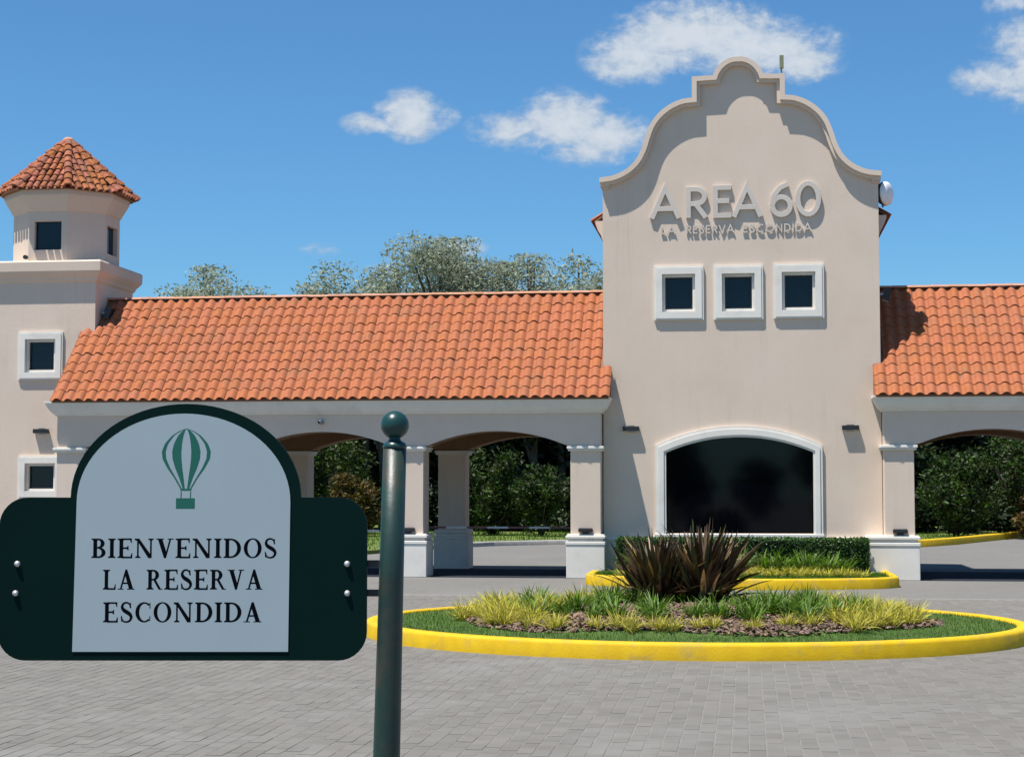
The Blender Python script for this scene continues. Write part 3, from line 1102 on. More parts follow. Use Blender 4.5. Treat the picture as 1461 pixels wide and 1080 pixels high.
SANS = {  # strokes in a unit cap height; last number is the width
    'A': ([[(.0, 0), (.42, 1), (.84, 0)], [(.17, .32), (.67, .32)]], .84),
    'R': ([[(.06, 0), (.06, .94), (.30, .94)] + ell(.30, .70, .26, .24, 90, -90, 10)[1:] + [(.135, .46)], [(.28, .46), (.60, 0)]], .62),
    'E': ([[(.56, .94), (.06, .94), (.06, .06), (.56, .06)], [(.06, .52), (.50, .52)]], .58),
    'L': ([[(.06, 1), (.06, .06), (.50, .06)]], .52),
    'S': ([catmull([(.50, .80), (.40, .93), (.25, .95), (.10, .86), (.10, .70), (.28, .54), (.45, .42), (.50, .25), (.40, .08), (.24, .04), (.06, .18)], 3)], .56),
    'V': ([[(.0, 1), (.38, 0), (.76, 1)]], .76),
    'C': ([ell(.48, .5, .42, .46, 50, 310, 16)], .80),
    'O': ([ell(.48, .5, .42, .46, 0, 337.5, 15)], .96),
    'N': ([[(.06, 0), (.06, .95), (.64, .05), (.64, 1)]], .70),
    'D': ([[(.06, .06), (.06, .94), (.28, .94)] + ell(.28, .5, .40, .44, 90, -90, 12)[1:]], .72),
    'I': ([[(.06, 0), (.06, 1)]], .12),
    '6': ([ell(.32, .31, .26, .27, 0, 345, 18), [(.055, .33), (.10, .62), (.28, .86), (.52, .97)]], .62),
    '0': ([ell(.34, .5, .29, .46, 0, 345, 20)], .68),
}
lettering = empty('gable_lettering', (-.16, TY, 6.6), 'raised white letters AREA 60 with small line LA RESERVA ESCONDIDA on the gable', 'sign')


def put_letter(ch, x, z, h, w, wx, depth, stand, parent):
    g = G()
    strokes, adv = SANS[ch]
    sx = wx / adv
    for i, s_ in enumerate(strokes):
        closed = ch in 'OD0' or (ch == '6' and i == 0)
        stroke(g, [(x + p_[0] * sx, z + p_[1] * h) for p_ in s_], w, TY - stand - depth - i * .001, TY - stand + i * .001, closed)
    return g.obj('letter', M['letter'], parent, bevel=.004 if h > .3 else 0)


for ch, x0, x1, h in (('A', -1.80, -1.27, .60), ('R', -1.125, -.735, .60), ('E', -.60, -.245, .62), ('A', -.21, .31, .60),
                      ('6', .495, .90, .645), ('0', .985, 1.45, .655)):
    put_letter(ch, x0, 6.955, h, .096, x1 - x0, .055, .004, lettering)
for word, x0, x1 in (('LA', -1.62, -1.35), ('RESERVA', -1.13, -.215), ('ESCONDIDA', -.04, 1.27)):
    tot_ = sum(SANS[c_][1] + .24 for c_ in word) - .24
    s_ = (x1 - x0) / tot_
    xx = x0
    for c_ in word:
        put_letter(c_, xx, 6.655, .155, .028, SANS[c_][1] * s_, .02, .012, lettering)
        xx += (SANS[c_][1] + .24) * s_

# ================================================================== CORNER TOWER
ct = empty('corner_tower', ((CTX0 + CTX1) / 2, (CTY0 + CTY1) / 2, 0), 'square cream corner tower topped by an octagonal lantern with tiled cap', 'building')
WA = (-15.165, 3.975, -14.185, 4.985)
WB = (-15.125, 1.49, -14.15, 2.385)
hole = [rect(a + .16, b + .16, c - .16, d - .16) for a, b, c, d in (WA, WB)]
G().prism([rect(CTX0, -.011, CTX1, 6.12)] + hole, CTY0, CTY0 + .25).obj('front_wall', M['stucco'], ct)
g = G()
g.box(CTX0, CTY0 + .25, -.011, CTX0 + .25, CTY1, 6.12)
g.box(CTX1 - .25, CTY0 + .25, -.011, CTX1, CTY1, 6.12)
g.box(CTX0 + .25, CTY1 - .25, -.011, CTX1 - .25, CTY1 - .001, 6.12)
g.obj('side_walls', M['stucco'], ct)
for q in (WA, WB):
    square_window(ct, *q, CTY0, border=.16)
g = G()
xm, ym = (CTX0 + CTX1) / 2, (CTY0 + CTY1) / 2
hw = 1.1
levels = [(hw + .0, 6.02), (hw + .04, 6.06), (hw + .06, 6.12), (hw + .12, 6.19), (hw + .16, 6.25), (hw + .165, 6.44), (hw + .14, 6.475)]
vs, fs = [], []
for r_, z_ in levels:
    vs += [(xm - r_, ym - r_, z_), (xm + r_, ym - r_, z_), (xm + r_, ym + r_, z_), (xm - r_, ym + r_, z_)]
for i in range(len(levels) - 1):
    for j in range(4):
        fs.append((i * 4 + j, i * 4 + (j + 1) % 4, i * 4 + 4 + (j + 1) % 4, i * 4 + 4 + j))
fs.append((24, 25, 26, 27))
g.add(vs, fs)
g.obj('ledge', M['stucco'], ct, bevel=.01)


def octagon(ap, z):
    rr = ap / math.cos(math.pi / 8)
    return [(xm + rr * math.cos(math.pi / 8 + i * math.pi / 4), ym + rr * math.sin(math.pi / 8 + i * math.pi / 4), z) for i in range(8)]


# lantern walls, face by face, with openings on the four main faces
DA = 1.03
dr = G()
o0, o1 = octagon(DA, 6.476), octagon(DA, 7.66)
win_faces = []
for i in range(8):
    a, b = Vector(o0[i]), Vector(o0[(i + 1) % 8])
    mid = (a + b) / 2
    u = (b - a).normalized()
    nrm_ = Vector((u.y, -u.x, 0))
    L2 = (b - a).length
    if i % 2 == 1:
        win_faces.append((mid, u, nrm_))
        w2, zb, zt = .30, 6.73, 7.34
        def pt(s_, z_, d_=0):
            q = mid + u * s_ - nrm_ * d_
            return (q.x, q.y, z_)
        h2 = L2 / 2
        outer = [(-h2, 6.476), (h2, 6.476), (h2, 7.66), (-h2, 7.66)]
        inner_ = [(-w2, zb), (w2, zb), (w2, zt), (-w2, zt)]
        for j in range(4):
            k2 = (j + 1) % 4
            dr.add([pt(*outer[j]), pt(*outer[k2]), pt(*inner_[k2]), pt(*inner_[j])], [(0, 1, 2, 3)])
            dr.add([pt(*inner_[j]), pt(*inner_[k2]), pt(*inner_[k2], .12), pt(*inner_[j], .12)], [(0, 1, 2, 3)])
    else:
        dr.add([o0[i], o0[(i + 1) % 8], o1[(i + 1) % 8], o1[i]], [(0, 1, 2, 3)])
lantern = dr.obj('lantern_wall', M['stucco'], ct)
for mid, u, nn in win_faces:
    g = G()
    def q3(s_, z_, d_):
        q = mid + u * s_ - nn * d_
        return (q.x, q.y, z_)
    g.add([q3(-.30, 6.73, .10), q3(.30, 6.73, .10), q3(.30, 7.34, .10), q3(-.30, 7.34, .10),
           q3(-.30, 6.73, .115), q3(.30, 6.73, .115), q3(.30, 7.34, .115), q3(-.30, 7.34, .115)],
          [(0, 1, 2, 3), (7, 6, 5, 4), (0, 4, 5, 1), (2, 6, 7, 3)])
    g.obj('pane', M['glass'], lantern)
g = G()
lv = [(DA + .0, 7.56), (DA + .03, 7.58), (DA + .05, 7.63), (DA + .10, 7.72), (DA + .165, 7.84), (DA + .185, 7.88), (DA + .185, 7.985)]
vs = [p_ for a_, z_ in lv for p_ in octagon(a_, z_)]
fs = [(i * 8 + j, i * 8 + (j + 1) % 8, i * 8 + 8 + (j + 1) % 8, i * 8 + 8 + j) for i in range(len(lv) - 1) for j in range(8)]
fs.append(tuple(range((len(lv) - 1) * 8, len(lv) * 8)))
g.add(vs, fs)
g.obj('lantern_cornice', M['stucco'], ct)
# cap
RA, RE, RT = 1.345, 7.985, 9.27
cone = octagon(RA - .03, RE) + [(xm, ym, RT - .03)]
g = G().add(cone, [(i, (i + 1) % 8, 8) for i in range(8)] + [tuple(range(8))[::-1]])
cap = g.obj('roof', M['underlay'], ct)


def barrel(w, l, h, taper=.85):
    g = G()
    vs = []
    for yy, k_, zz in ((0, 1.0, .022), (l * 1.08, taper, .0)):
        for q in range(6):
            an = math.pi * q / 5
            vs.append((-math.cos(an) * w / 2 * k_, yy, math.sin(an) * h * k_ + zz))
    g.add(vs, [(q, q + 1, 7 + q, 6 + q) for q in range(5)], smooth=True)
    fr = [(v[0], -.0005, v[2]) for v in vs[:6]] + [(v[0] * .72, -.0005, (v[2] - .022) * .62 + .014) for v in vs[:6]]
    g.add(fr, [(q, 6 + q, 7 + q, q + 1) for q in range(5)])
    return g


bt = barrel(.125, .235, .052).mesh('roof_tile')
bt.materials.append(M['old_tile'])
ht = barrel(.185, .25, .078).mesh('hip_tile')
ht.materials.append(M['old_tile'])
slope_len = math.hypot(RA, RT - RE)
sa_ = math.atan2(RT - RE, RA)
for i in range(8):
    fa = math.pi / 4 * i                                 # direction the face looks
    nn = Vector((math.cos(fa), math.sin(fa), 0))
    hb = (RA + .03) * math.tan(math.pi / 8)
    base = Matrix.Translation((xm + nn.x * (RA + .03), ym + nn.y * (RA + .03), RE - .01)) @ Matrix.Rotation(fa + R(90), 4, 'Z') @ Matrix.Rotation(sa_, 4, 'X')
    for r_ in range(8):
        yy = r_ * .222
        hwid = hb * (1 - (yy + .06) / slope_len)
        ncol = int(hwid / .155 + .35)
        for c_ in range(-ncol, ncol + 1):
            if abs(c_ * .155) > hwid - .03:
                continue
            o = bpy.data.objects.new('roof_tile', bt)
            COL.objects.link(o)
            o.parent = cap
            o.matrix_local = base @ Matrix.Translation((c_ * .155 + random.gauss(0, .004), yy + random.gauss(0, .006), random.uniform(-.004, .004))) \
                @ Matrix.Rotation(random.gauss(0, .03), 4, 'Z')
    # hip
    va = fa + math.pi / 8
    rr = (RA + .04) / math.cos(math.pi / 8)
    hl = math.hypot(rr, RT - RE)
    hs_ = math.atan2(RT - RE, rr)
    nn = Vector((math.cos(va), math.sin(va), 0))
    hb_m = Matrix.Translation((xm + nn.x * rr, ym + nn.y * rr, RE + .012)) @ Matrix.Rotation(va + R(90), 4, 'Z') @ Matrix.Rotation(hs_, 4, 'X')
    for r_ in range(8):
        o = bpy.data.objects.new('hip_tile', ht)
        COL.objects.link(o)
        o.parent = cap
        o.matrix_local = hb_m @ Matrix.Translation((0, r_ * .236, random.uniform(0, .006))) @ Matrix.Rotation(random.gauss(0, .02), 4, 'Z')
G().lathe([(.13, RT - .03), (.12, RT + .02), (.07, RT + .06), (.0, RT + .075)], (xm, ym, 0), 10).obj('finial', M['ridge'], cap)
G().lathe([(.045, -.02), (.045, .06), (.032, .06), (.032, .01)], (-15.05, 34.27, 6.57), 10, axis='y').obj('drain_pipe', M['black'], ct)

# ================================================================== FITTINGS ON THE BUILDINGS
def wall_lamp(x, z, y, label):
    t = empty('wall_lamp', (x, y, z), label, 'lamp', 'black wall lamps on the cream towers')
    G().box(-.16, -.105, -.045, .16, -.006, .045).obj('housing', M['black'], t, False, bevel=.008)
    G().box(-.07, -.0055, -.06, .07, -.0005, .06).obj('back_plate', M['black'], t, False)
    G().box(-.14, -.092, -.051, .14, -.02, -.046).obj('lens', M['radome'], t, False)
    return t


wall_lamp(-2.225, 2.86, TY, 'black wall lamp left of the arched window, casting its shadow on the cream wall')
wall_lamp(1.965, 2.86, TY, 'black wall lamp right of the arched window on the cream tower')
wall_lamp(-14.625, 2.90, CTY0, 'black wall lamp between the two square windows of the corner tower')


def uplight(x, y, label):
    t = empty('uplight', (x, y, .826), label, 'lamp', 'black uplights on the pier pedestals')
    G().box(-.135, -.05, .045, .135, .05, .115).obj('housing', M['black'], t, False, bevel=.01)
    G().box(-.06, -.02, .0, .06, .02, .046).obj('bracket', M['black'], t, False)
    G().box(-.12, -.04, .1155, .12, .04, .12).obj('lens', M['tinted'], t, False)


uplight(-3.08, 32.955, 'black uplight on the pedestal of the pier beside the tower, left side')
uplight(-6.55, 32.955, 'black uplight on the pedestal of the pier half hidden by the green post')
uplight(2.835, 32.955, 'black uplight on the pedestal of the pier right of the tower hedge')

for (x, y, z, s_, lb) in ((CTX1, 34.62, 5.42, 1, 'black floodlight on the corner tower above the arcade roof'),
                          (TX1, 34.15, 5.52, 1, 'black floodlight on the right side of the gable tower above the tiles')):
    t = empty('floodlight', (x, y, z), lb, 'floodlight', 'floodlights above the arcade roofs')
    G().prism([[(.10, -.13), (.22, -.16), (.28, .06), (.16, .09)]], -.13, .13).obj('housing', M['black'], t, False, bevel=.01)
    G().box(.001, -.03, -.04, .13, .03, .0).obj('arm', M['grey_metal'], t, False)
    G().add([(.105, -.11, -.136), (.215, -.11, -.163), (.215, .11, -.163), (.105, .11, -.136)], [(0, 1, 2, 3)]).obj('lens', M['radome'], t, False)

t = empty('security_camera', (-8.30, F_Y, 3.02), 'small grey security camera on the arcade beam behind the welcome sign', 'camera')
G().box(-.05, -.02, -.05, .05, .002, .05).obj('mount', M['grey_metal'], t, False)
G().lathe([(.0, -.17), (.038, -.17), (.042, -.15), (.042, -.02)], (0, 0, -.02), 12, axis='y').obj('body', M['grey_metal'], t, False)
G().lathe([(.0, -.174), (.028, -.174), (.028, -.1695)], (0, 0, -.02), 12, axis='y').obj('lens', M['black'], t, False)

# round radio dish on the right shoulder
t = empty('radio_dish', (2.60, 33.75, 7.40), 'white round radio dish with black back clamped beside the right gable shoulder', 'antenna')
rotm = Matrix.Translation((2.655, 33.70, 7.40)) @ Matrix.Rotation(R(-32), 4, 'Z') @ Matrix.Rotation(R(0), 4, 'Y')
def rot_obj(gr, name, m, parent):
    gr.v = [tuple(rotm @ Vector(v)) for v in gr.v]
    return gr.obj(name, m, parent)
rot_obj(G().lathe([(.0, -.10), (.10, -.10), (.19, -.05), (.235, .02), (.235, .06)], (0, 0, 0), 20, axis='x'), 'back_shell', M['black'], t)
rot_obj(G().lathe([(.225, .03), (.235, .07), (.225, .11), (.17, .145), (.10, .16), (.0, .165)], (0, 0, 0), 20, axis='x'), 'radome', M['radome'], t)
G().box(2.55, 33.74, 7.34, 2.69, 33.79, 7.40).obj('arm', M['grey_metal'], t)
G().tube([(2.66, 33.77, 7.15), (2.66, 33.77, 7.62)], .02).obj('mast', M['grey_metal'], t)

t = empty('antenna', (.74, 33.86, 9.6), 'thin antenna mast with small olive box rising behind the gable peak', 'antenna')
G().tube([(.74, 33.86, 8.7), (.74, 33.86, 10.14)], .014).obj('mast', M['olive'], t)
G().box(.705, 33.82, 9.97, .785, 33.90, 10.235).obj('antenna_box', M['olive'], t, bevel=.01)

# boom barriers in the two lanes
def barrier(px, y, z, x_end, label):
    t = empty('boom_barrier', (px, y, 0), label, 'barrier', 'boom barriers in the arcade lanes')
    G().box(px - .14, y - .14, -.011, px + .14, y + .14, 1.02).obj('cabinet', M['kerb_top'], t, bevel=.02)
    g = G()
    n_ = 8
    for i in range(n_):
        a = px - .14 - (px - .14 - x_end) * i / n_
        b = px - .14 - (px - .14 - x_end) * (i + 1) / n_
        g.box(b, y - .02, z - .02, a, y + .02, z + .02, mi=i % 2)
    g.obj('boom_arm', [M['barrier_w'], M['barrier_r']], t)


barrier(-3.02, 35.2, .90, -6.62, 'red and white boom barrier lowered across the lane beside the tower')
barrier(-6.62, 34.6, .84, -9.60, 'red and white boom barrier in the lane behind the green post')

# ================================================================== PLANTS
def tuft(name, n, hgt, wid, spread, m, lean=(.05, .9), seed=1, segs=4):
    r = np.random.default_rng(seed)
    base = np.zeros((n, 3))
    base[:, 0] = r.normal(0, spread, n)
    base[:, 1] = r.normal(0, spread, n)
    yaw = np.arctan2(base[:, 1], base[:, 0]) + r.normal(0, .7, n)
    me = blades_mesh(name, base, yaw, hgt * r.uniform(.55, 1.15, n), wid * r.uniform(.7, 1.2, n), r.uniform(lean[0], lean[1], n),
                     r.uniform(.2, 1.5, n), segs=segs, r=r)
    me.materials.append(m)
    return me


yt = [tuft('yellow_tuft', 95, .33, .014, .05, M['tuft_y'], seed=20 + i) for i in range(4)]
gt = [tuft('green_tuft', 60, .42, .026, .055, M['tuft_g'], lean=(.05, .8), seed=30 + i) for i in range(4)]
ys = [tuft('low_yellow_tuft', 70, .22, .016, .06, M['tuft_y'], lean=(.2, 1.1), seed=40 + i) for i in range(3)]


def place(me, name, x, y, z, s, label, cat, group):
    o = bpy.data.objects.new(name, me)
    o.location = (x, y, z)
    o.rotation_euler = (random.gauss(0, .05), random.gauss(0, .05), random.uniform(0, 6.28))
    o.scale = (s * random.uniform(.9, 1.15), s * random.uniform(.9, 1.15), s)
    COL.objects.link(o)
    tag(o, label, cat, group)
    return o


YL, YG = 'yellow variegated grass tuft growing in the mulch of the oval island', 'yellow grass tufts in the oval island'
GL, GG = 'green strap leaved plant in the inner ring of the oval island', 'green strap leaved plants in the oval island'
# outer yellow ring
ringn = 74
for i in range(ringn):
    a = 2 * math.pi * (i + random.uniform(-.35, .35)) / ringn
    q = random.uniform(.80, .97)
    frontness = max(0, -math.sin(a))
    if abs(math.cos(a)) < .72 and math.sin(a) < 0 and random.random() < .12:
        continue
    x, y = ICX + BED[0] * q * math.cos(a), ICY - .05 + BED[1] * q * math.sin(a)
    place(random.choice(yt), 'yellow_grass_tuft', x, y, float(mound(x, y)) - .01, random.uniform(.65, 1.05) * (1 - .22 * frontness), YL, 'plant', YG)
for i in range(26):                                   # denser at both tips
    s_ = -1 if i % 2 else 1
    a = (0 if s_ > 0 else math.pi) + random.uniform(-.75, .75)
    q = random.uniform(.62, .95)
    x, y = ICX + BED[0] * q * math.cos(a), ICY - .05 + BED[1] * q * math.sin(a)
    place(random.choice(yt), 'yellow_grass_tuft', x, y, float(mound(x, y)) - .01, random.uniform(.55, 1.05), YL, 'plant', YG)
for i in range(78):
    a = random.uniform(0, 2 * math.pi)
    q = random.uniform(.40, .74)
    x, y = ICX + BED[0] * q * math.cos(a), ICY - .05 + BED[1] * q * math.sin(a)
    place(random.choice(gt), 'green_strap_plant', x, y, float(mound(x, y)) - .01, random.uniform(.45, .85), GL, 'plant', GG)


def flax_plant(cx, cy, n, hgt, seed, label):
    r = random.Random(seed)
    t = empty('flax_plant', (cx, cy, float(mound(cx, cy)) - .02), label, 'plant')
    var = []
    for k in range(9):
        rr = np.random.default_rng(seed * 10 + k)
        me = blades_mesh('leaf', np.zeros((1, 3)), np.zeros(1), np.array([1.0]), np.array([.070 * rr.uniform(.8, 1.25)]),
                         np.array([0.0]), np.array([rr.uniform(.0, .8)]), segs=5, r=rr)
        me.materials.append(M['flax'] if k < 6 else (M['flax_tan'] if k == 8 else M['flax_green']))
        var.append(me)
    for i in range(int(n * 1.6)):
        me = var[r.randrange(9)]
        o = bpy.data.objects.new('leaf', me)
        COL.objects.link(o)
        o.parent = t
        yaw = r.uniform(0, 6.283)
        lean = min(abs(r.gauss(0, .52)), 1.25)
        rad = r.uniform(0, .24)
        L_ = hgt * r.uniform(.6, 1.08) * (1 - .12 * lean)
        o.location = (rad * math.cos(yaw), rad * math.sin(yaw), 0)
        o.rotation_euler = (Matrix.Rotation(yaw, 3, 'Z') @ Matrix.Rotation(lean, 3, 'Y')).to_euler()
        o.scale = (L_, 1.0 if L_ > .7 else .8, L_)


flax_plant(-1.10, 21.45, 170, .95, 5, 'dark bronze flax clump at the centre left of the oval island')
flax_plant(-.56, 21.5, 180, 1.04, 6, 'dark bronze flax clump at the centre right of the oval island')

# clipped hedge below the tower window
hx0, hx1, hy0, hy1, hz = -2.42, 2.20, 32.22, 33.22, .80
hd = empty('clipped_hedge', ((hx0 + hx1) / 2, (hy0 + hy1) / 2, .13), 'dark green clipped hedge along the foot of the tower under the arched window', 'hedge')
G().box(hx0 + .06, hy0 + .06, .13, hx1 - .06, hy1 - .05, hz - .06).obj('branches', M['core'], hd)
n = 26000
P = np.stack([rng.uniform(hx0, hx1, n), rng.uniform(hy0, hy1, n), rng.uniform(.14, hz - .03, n)], 1)
f_ = rng.integers(0, 10, n)
P[f_ < 4, 1] = hy0 + np.abs(rng.normal(0, .03, (f_ < 4).sum()))
P[(f_ >= 4) & (f_ < 7), 2] = hz - .03 - np.abs(rng.normal(0, .025, ((f_ >= 4) & (f_ < 7)).sum()))
P[f_ == 7, 0] = hx1 - np.abs(rng.normal(0, .03, (f_ == 7).sum()))
P[f_ == 8, 0] = hx0 + np.abs(rng.normal(0, .03, (f_ == 8).sum()))
P += rng.normal(0, .008, P.shape)
P[:, 1] += .03 * np.sin(P[:, 0] * 3.1) * (f_ < 4)
link('leaves', leaf_mesh('leaves', P, .045, .6), M['hedge'], hd)['kind'] = 'stuff'

SL = 'green arching plant in front of the clipped hedge below the arched window'
for i in range(26):
    x = -1.9 + 3.75 * (i + random.uniform(-.4, .4)) / 26
    place(random.choice(gt), 'green_strap_plant', x, 31.75 + random.uniform(-.2, .15), .13, random.uniform(.95, 1.35), SL, 'plant', 'green plants before the clipped hedge')
SY = 'low yellow green tuft in the bed between hedge and yellow kerb'
for i in range(44):
    x = -2.3 + 4.4 * (i + random.uniform(-.45, .45)) / 44
    place(random.choice(ys), 'yellow_grass_tuft', x, 31.2 + random.uniform(-.3, .2), .13, random.uniform(.8, 1.2), SY, 'plant', 'yellow tufts before the clipped hedge')


# ------------------------------------------------------------------ trees
def tree(x, y, h, w, m, label, n=9000, leaf=.2, aspect=.4, low=.25, clumps=46, cr=.12, seed=1, droop=.3, group=None, name='tree', cat='tree', trunk=True, upright=0.0):
    r = np.random.default_rng(seed)
    rr = random.Random(seed)
    t = empty(name, (x, y, .05), label, cat, group)
    # clump centres in an uneven crown
    C_ = []
    while len(C_) < clumps:
        u = r.uniform(-1, 1, 3)
        if np.dot(u, u) > 1:
            continue
        rad = 1.0 if rr.random() < .6 else .75
        p = np.array([u[0] * w / 2 * rad, u[1] * w / 2 * rad, h * (low + (1 - low) * (.5 + .5 * u[2]))])
        k = .72 + .35 * math.sin(3.1 * math.atan2(u[1], u[0]) + seed) * .5 + .2 * math.sin(5 * u[2] + seed)
        p[:2] *= k + .15
        C_.append(p)
    C_ = np.array(C_)
    C_[:, 2] = np.minimum(C_[:, 2], h * .97)
    tk = G()
    if trunk:
        wob = [(rr.uniform(-.12, .12) * h * .1, rr.uniform(-.12, .12) * h * .1) for _ in range(5)]
        tp = [(wob[i][0] * i / 4, wob[i][1] * i / 4, h * .85 * i / 4) for i in range(5)]
        tk.tube(tp, [h * .019, h * .015, h * .012, h * .008, h * .003], 8)
        for c_ in C_[:: max(1, clumps // 22)]:
            z0 = min(h * .8, max(.12 * h, c_[2] - .25 * h))
            i_ = z0 / (h * .85) * 4
            a_ = int(min(i_, 3))
            fr = i_ - a_
            st = Vector(tp[a_]).lerp(Vector(tp[a_ + 1]), fr)
            e_ = Vector(c_)
            mid = st.lerp(e_, .5) + Vector((0, 0, -.03 * h))
            tk.tube([st, mid, e_], [h * .009, h * .006, h * .0025], 5)
    else:
        for c_ in C_[:: max(1, clumps // 14)]:
            e_ = Vector(c_)
            tk.tube([(0, 0, 0), e_ * .5 + Vector((0, 0, .05 * h)), e_], [h * .014, h * .009, h * .003], 5)
    tk.obj('trunk', M['bark'], t, False)
    sz = r.uniform(.55, 1.3, clumps)
    idx = r.choice(clumps, n, p=sz ** 2 / (sz ** 2).sum())
    d = r.normal(size=(n, 3))
    d /= np.linalg.norm(d, axis=1)[:, None]
    rad = (r.uniform(0, 1, n) ** .45) * sz[idx] * cr * max(w, h * .7)
    P_ = C_[idx] + d * rad[:, None] * np.array([1, 1, .8 + upright])
    if upright:
        P_[:, 0] += d[:, 2] * rad * .5 * np.sign(C_[idx][:, 0] + .01)
    P_[:, 2] = np.clip(P_[:, 2], .05, h)
    link('crown', leaf_mesh('crown', P_, leaf, aspect, droop, r), m, t, False)
    return t


TG = 'trees rising behind the arcade'
#     x     y   h     w   label
for i, (x, y, h, w, mm, n, lb) in enumerate([
    (-20.5, 64, 10.2, 4.6, 'leaf_grey', 7000, 'thin grey green tree showing over the roof nearest the corner tower'),
    (-22.6, 67, 9.8, 2.6, 'leaf_grey', 2200, 'sparse low tree top just right of the corner tower lantern'),
    (-15.9, 65, 10.5, 2.4, 'leaf_grey', 2600, 'slender wispy tree over the arcade roof left of the big crown'),
    (-17.4, 67, 9.9, 2.4, 'leaf_grey', 2200, 'small wispy tree top between the first tree and the slender one'),
    (-11.5, 65, 11.3, 6.6, 'leaf_grey', 17000, 'largest grey green tree showing over the middle of the arcade roof'),
    (-14.1, 66, 10.3, 2.8, 'leaf_grey', 4500, 'low shoulder tree just left of the largest crown over the roof'),
    (-8.2, 66, 10.7, 2.2, 'leaf_grey', 2600, 'narrow tree just right of the largest crown over the roof'),
    (-17.0, 66, 9.8, 2.4, 'leaf_grey', 2600, 'low tree top over the roof between the slender tree and the first one'),
    (-14.9, 66.5, 10.0, 2.6, 'leaf_grey', 3600, 'rounded low tree top over the roof right beside the slender tree'),
    (-9.2, 66.5, 10.5, 2.8, 'leaf_grey', 4500, 'tree top leaning against the right flank of the largest crown'),
    (-7.2, 67, 10.0, 2.6, 'leaf_grey', 3600, 'low tree top filling the dip before the crown beside the gable tower'),
    (-6.2, 64, 10.55, 3.6, 'leaf_grey', 6500, 'grey green tree showing over the roof next to the gable tower'),
]):
    tree(x, y, h, w, M[mm], lb, n=int(n * 2), leaf=.18, aspect=.36, low=.42, clumps=int(26 + w * 8), cr=.12, seed=100 + i, droop=.25, group=TG)

BG = 'dark trees behind the lawn'
DL = 'dense dark tree behind the lawn, seen through the arches'
dark = [(-17.5, 66.5, 8.2, 6), (-13.4, 69, 8.6, 6.2), (-9.6, 68, 8.5, 6.4), (-6.0, 69.5, 8.2, 6.2), (-2, 69, 8.0, 6), (5.6, 68.5, 7.6, 6.0), (9.2, 70, 7.8, 6.4), (13, 69, 7.6, 6.2),
        (17.5, 72, 7.8, 6.4)]
dl = ['dense dark tree behind the arcade lane, farthest left of the dark row', 'dense dark tree seen through the arch beside the green post',
      'dense dark tree seen through the left half of the arch beside the tower', 'dense dark tree seen through the right half of the arch beside the tower',
      'dense dark tree hidden mostly by the gable tower', 'dense dark tree seen through the right wing arch, nearest its pier',
      'dense dark tree seen through the middle of the right wing arch', 'dense dark tree above the rust coloured bush at the right edge',
      'dense dark tree beyond the right edge of the frame']
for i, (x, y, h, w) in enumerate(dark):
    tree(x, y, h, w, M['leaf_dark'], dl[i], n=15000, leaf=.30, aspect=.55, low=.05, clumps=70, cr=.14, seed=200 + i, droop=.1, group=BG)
# second dark rank closes the gaps
for i in range(13):
    x = -27 + i * 4.1
    tree(x, 76 + (i % 3), 7.6, 6.5, M['leaf_dark'], 'dark tree in the rear rank of the wood behind the lawn', n=6500, leaf=.40, aspect=.6, low=.0, clumps=60, cr=.17,
         seed=260 + i, droop=.1, group='rear rank of dark trees')

for i, (x, y, h, w, mm, n, lb, lowf, up) in enumerate([
    (-8.75, 59, 3.3, 2.6, 'leaf_mid', 8000, 'fresh green feathery conifer bush seen through the arch beside the tower', .05, .5),
    (-6.9, 58, 2.4, 1.9, 'leaf_mid', 4500, 'lower spiky green bush leaning right in the arch beside the tower', .05, .7),
    (-15.4, 60, 3.9, 3.4, 'leaf_mid', 8000, 'light green bush tree seen through the arch left of the green post', .1, .2),
    (7.0, 60, 3.0, 3.0, 'leaf_mid', 7500, 'green spreading bush seen through the right wing arch', .05, .5),
    (9.4, 61, 4.2, 2.6, 'leaf_mid', 4500, 'taller loose green bush at the middle of the right wing arch', .2, .2),
    (-13.2, 57, 2.1, 2.2, 'leaf_rust', 4500, 'rusty orange and green bush left of the green post', .05, .2),
    (9.95, 60, 1.55, 2.1, 'leaf_rust', 6000, 'round rust coloured bush on the lawn at the right edge', .05, .0),
]):
    tree(x, y, h, w, M[mm], lb, n=n, leaf=.17, aspect=.34, low=lowf, clumps=34, cr=.16, seed=300 + i, droop=-.3 if up > .3 else .1,
         name='bush', cat='bush', trunk=False, upright=up)

for i, (x, y, h, w, lb) in enumerate([(-3.4, -25, 4.3, 4.0, 'round dark tree added out of view to mirror in the left half of the arched window'),
                                     (.6, -27, 3.2, 3.0, 'low dark tree added out of view to mirror in the middle of the arched window'),
                                     (4.2, -24, 5.2, 3.4, 'tall dark tree added out of view to mirror in the right end of the arched window')]):
    tree(x, y, h, w, M['leaf_dark'], lb, n=7000, leaf=.22, aspect=.5, low=.05, clumps=50, cr=.17, seed=500 + i, droop=.1, group='unseen trees added behind the camera')  # unseen trees, added only for the reflections in the arched window

for i in range(16):
    xq = -20 + i * 2.35 if i < 8 else 3.2 + (i - 8) * 2.2
    tree(xq, 64.2 + (i % 3) * .5, 1.9 + .5 * ((i * 7) % 3) / 2, 3.0, M['leaf_dark'], 'dark understorey shrub at the foot of the wood behind the lawn', n=3200, leaf=.26, aspect=.5,
         low=.0, clumps=26, cr=.2, seed=400 + i, droop=.1, group='understorey shrubs of the wood', name='shrub', cat='shrub', trunk=False)

# loose grass on the far lawn edge
n = 22000
x = rng.uniform(-18, 12, n)
y = rng.uniform(44, 62, n)


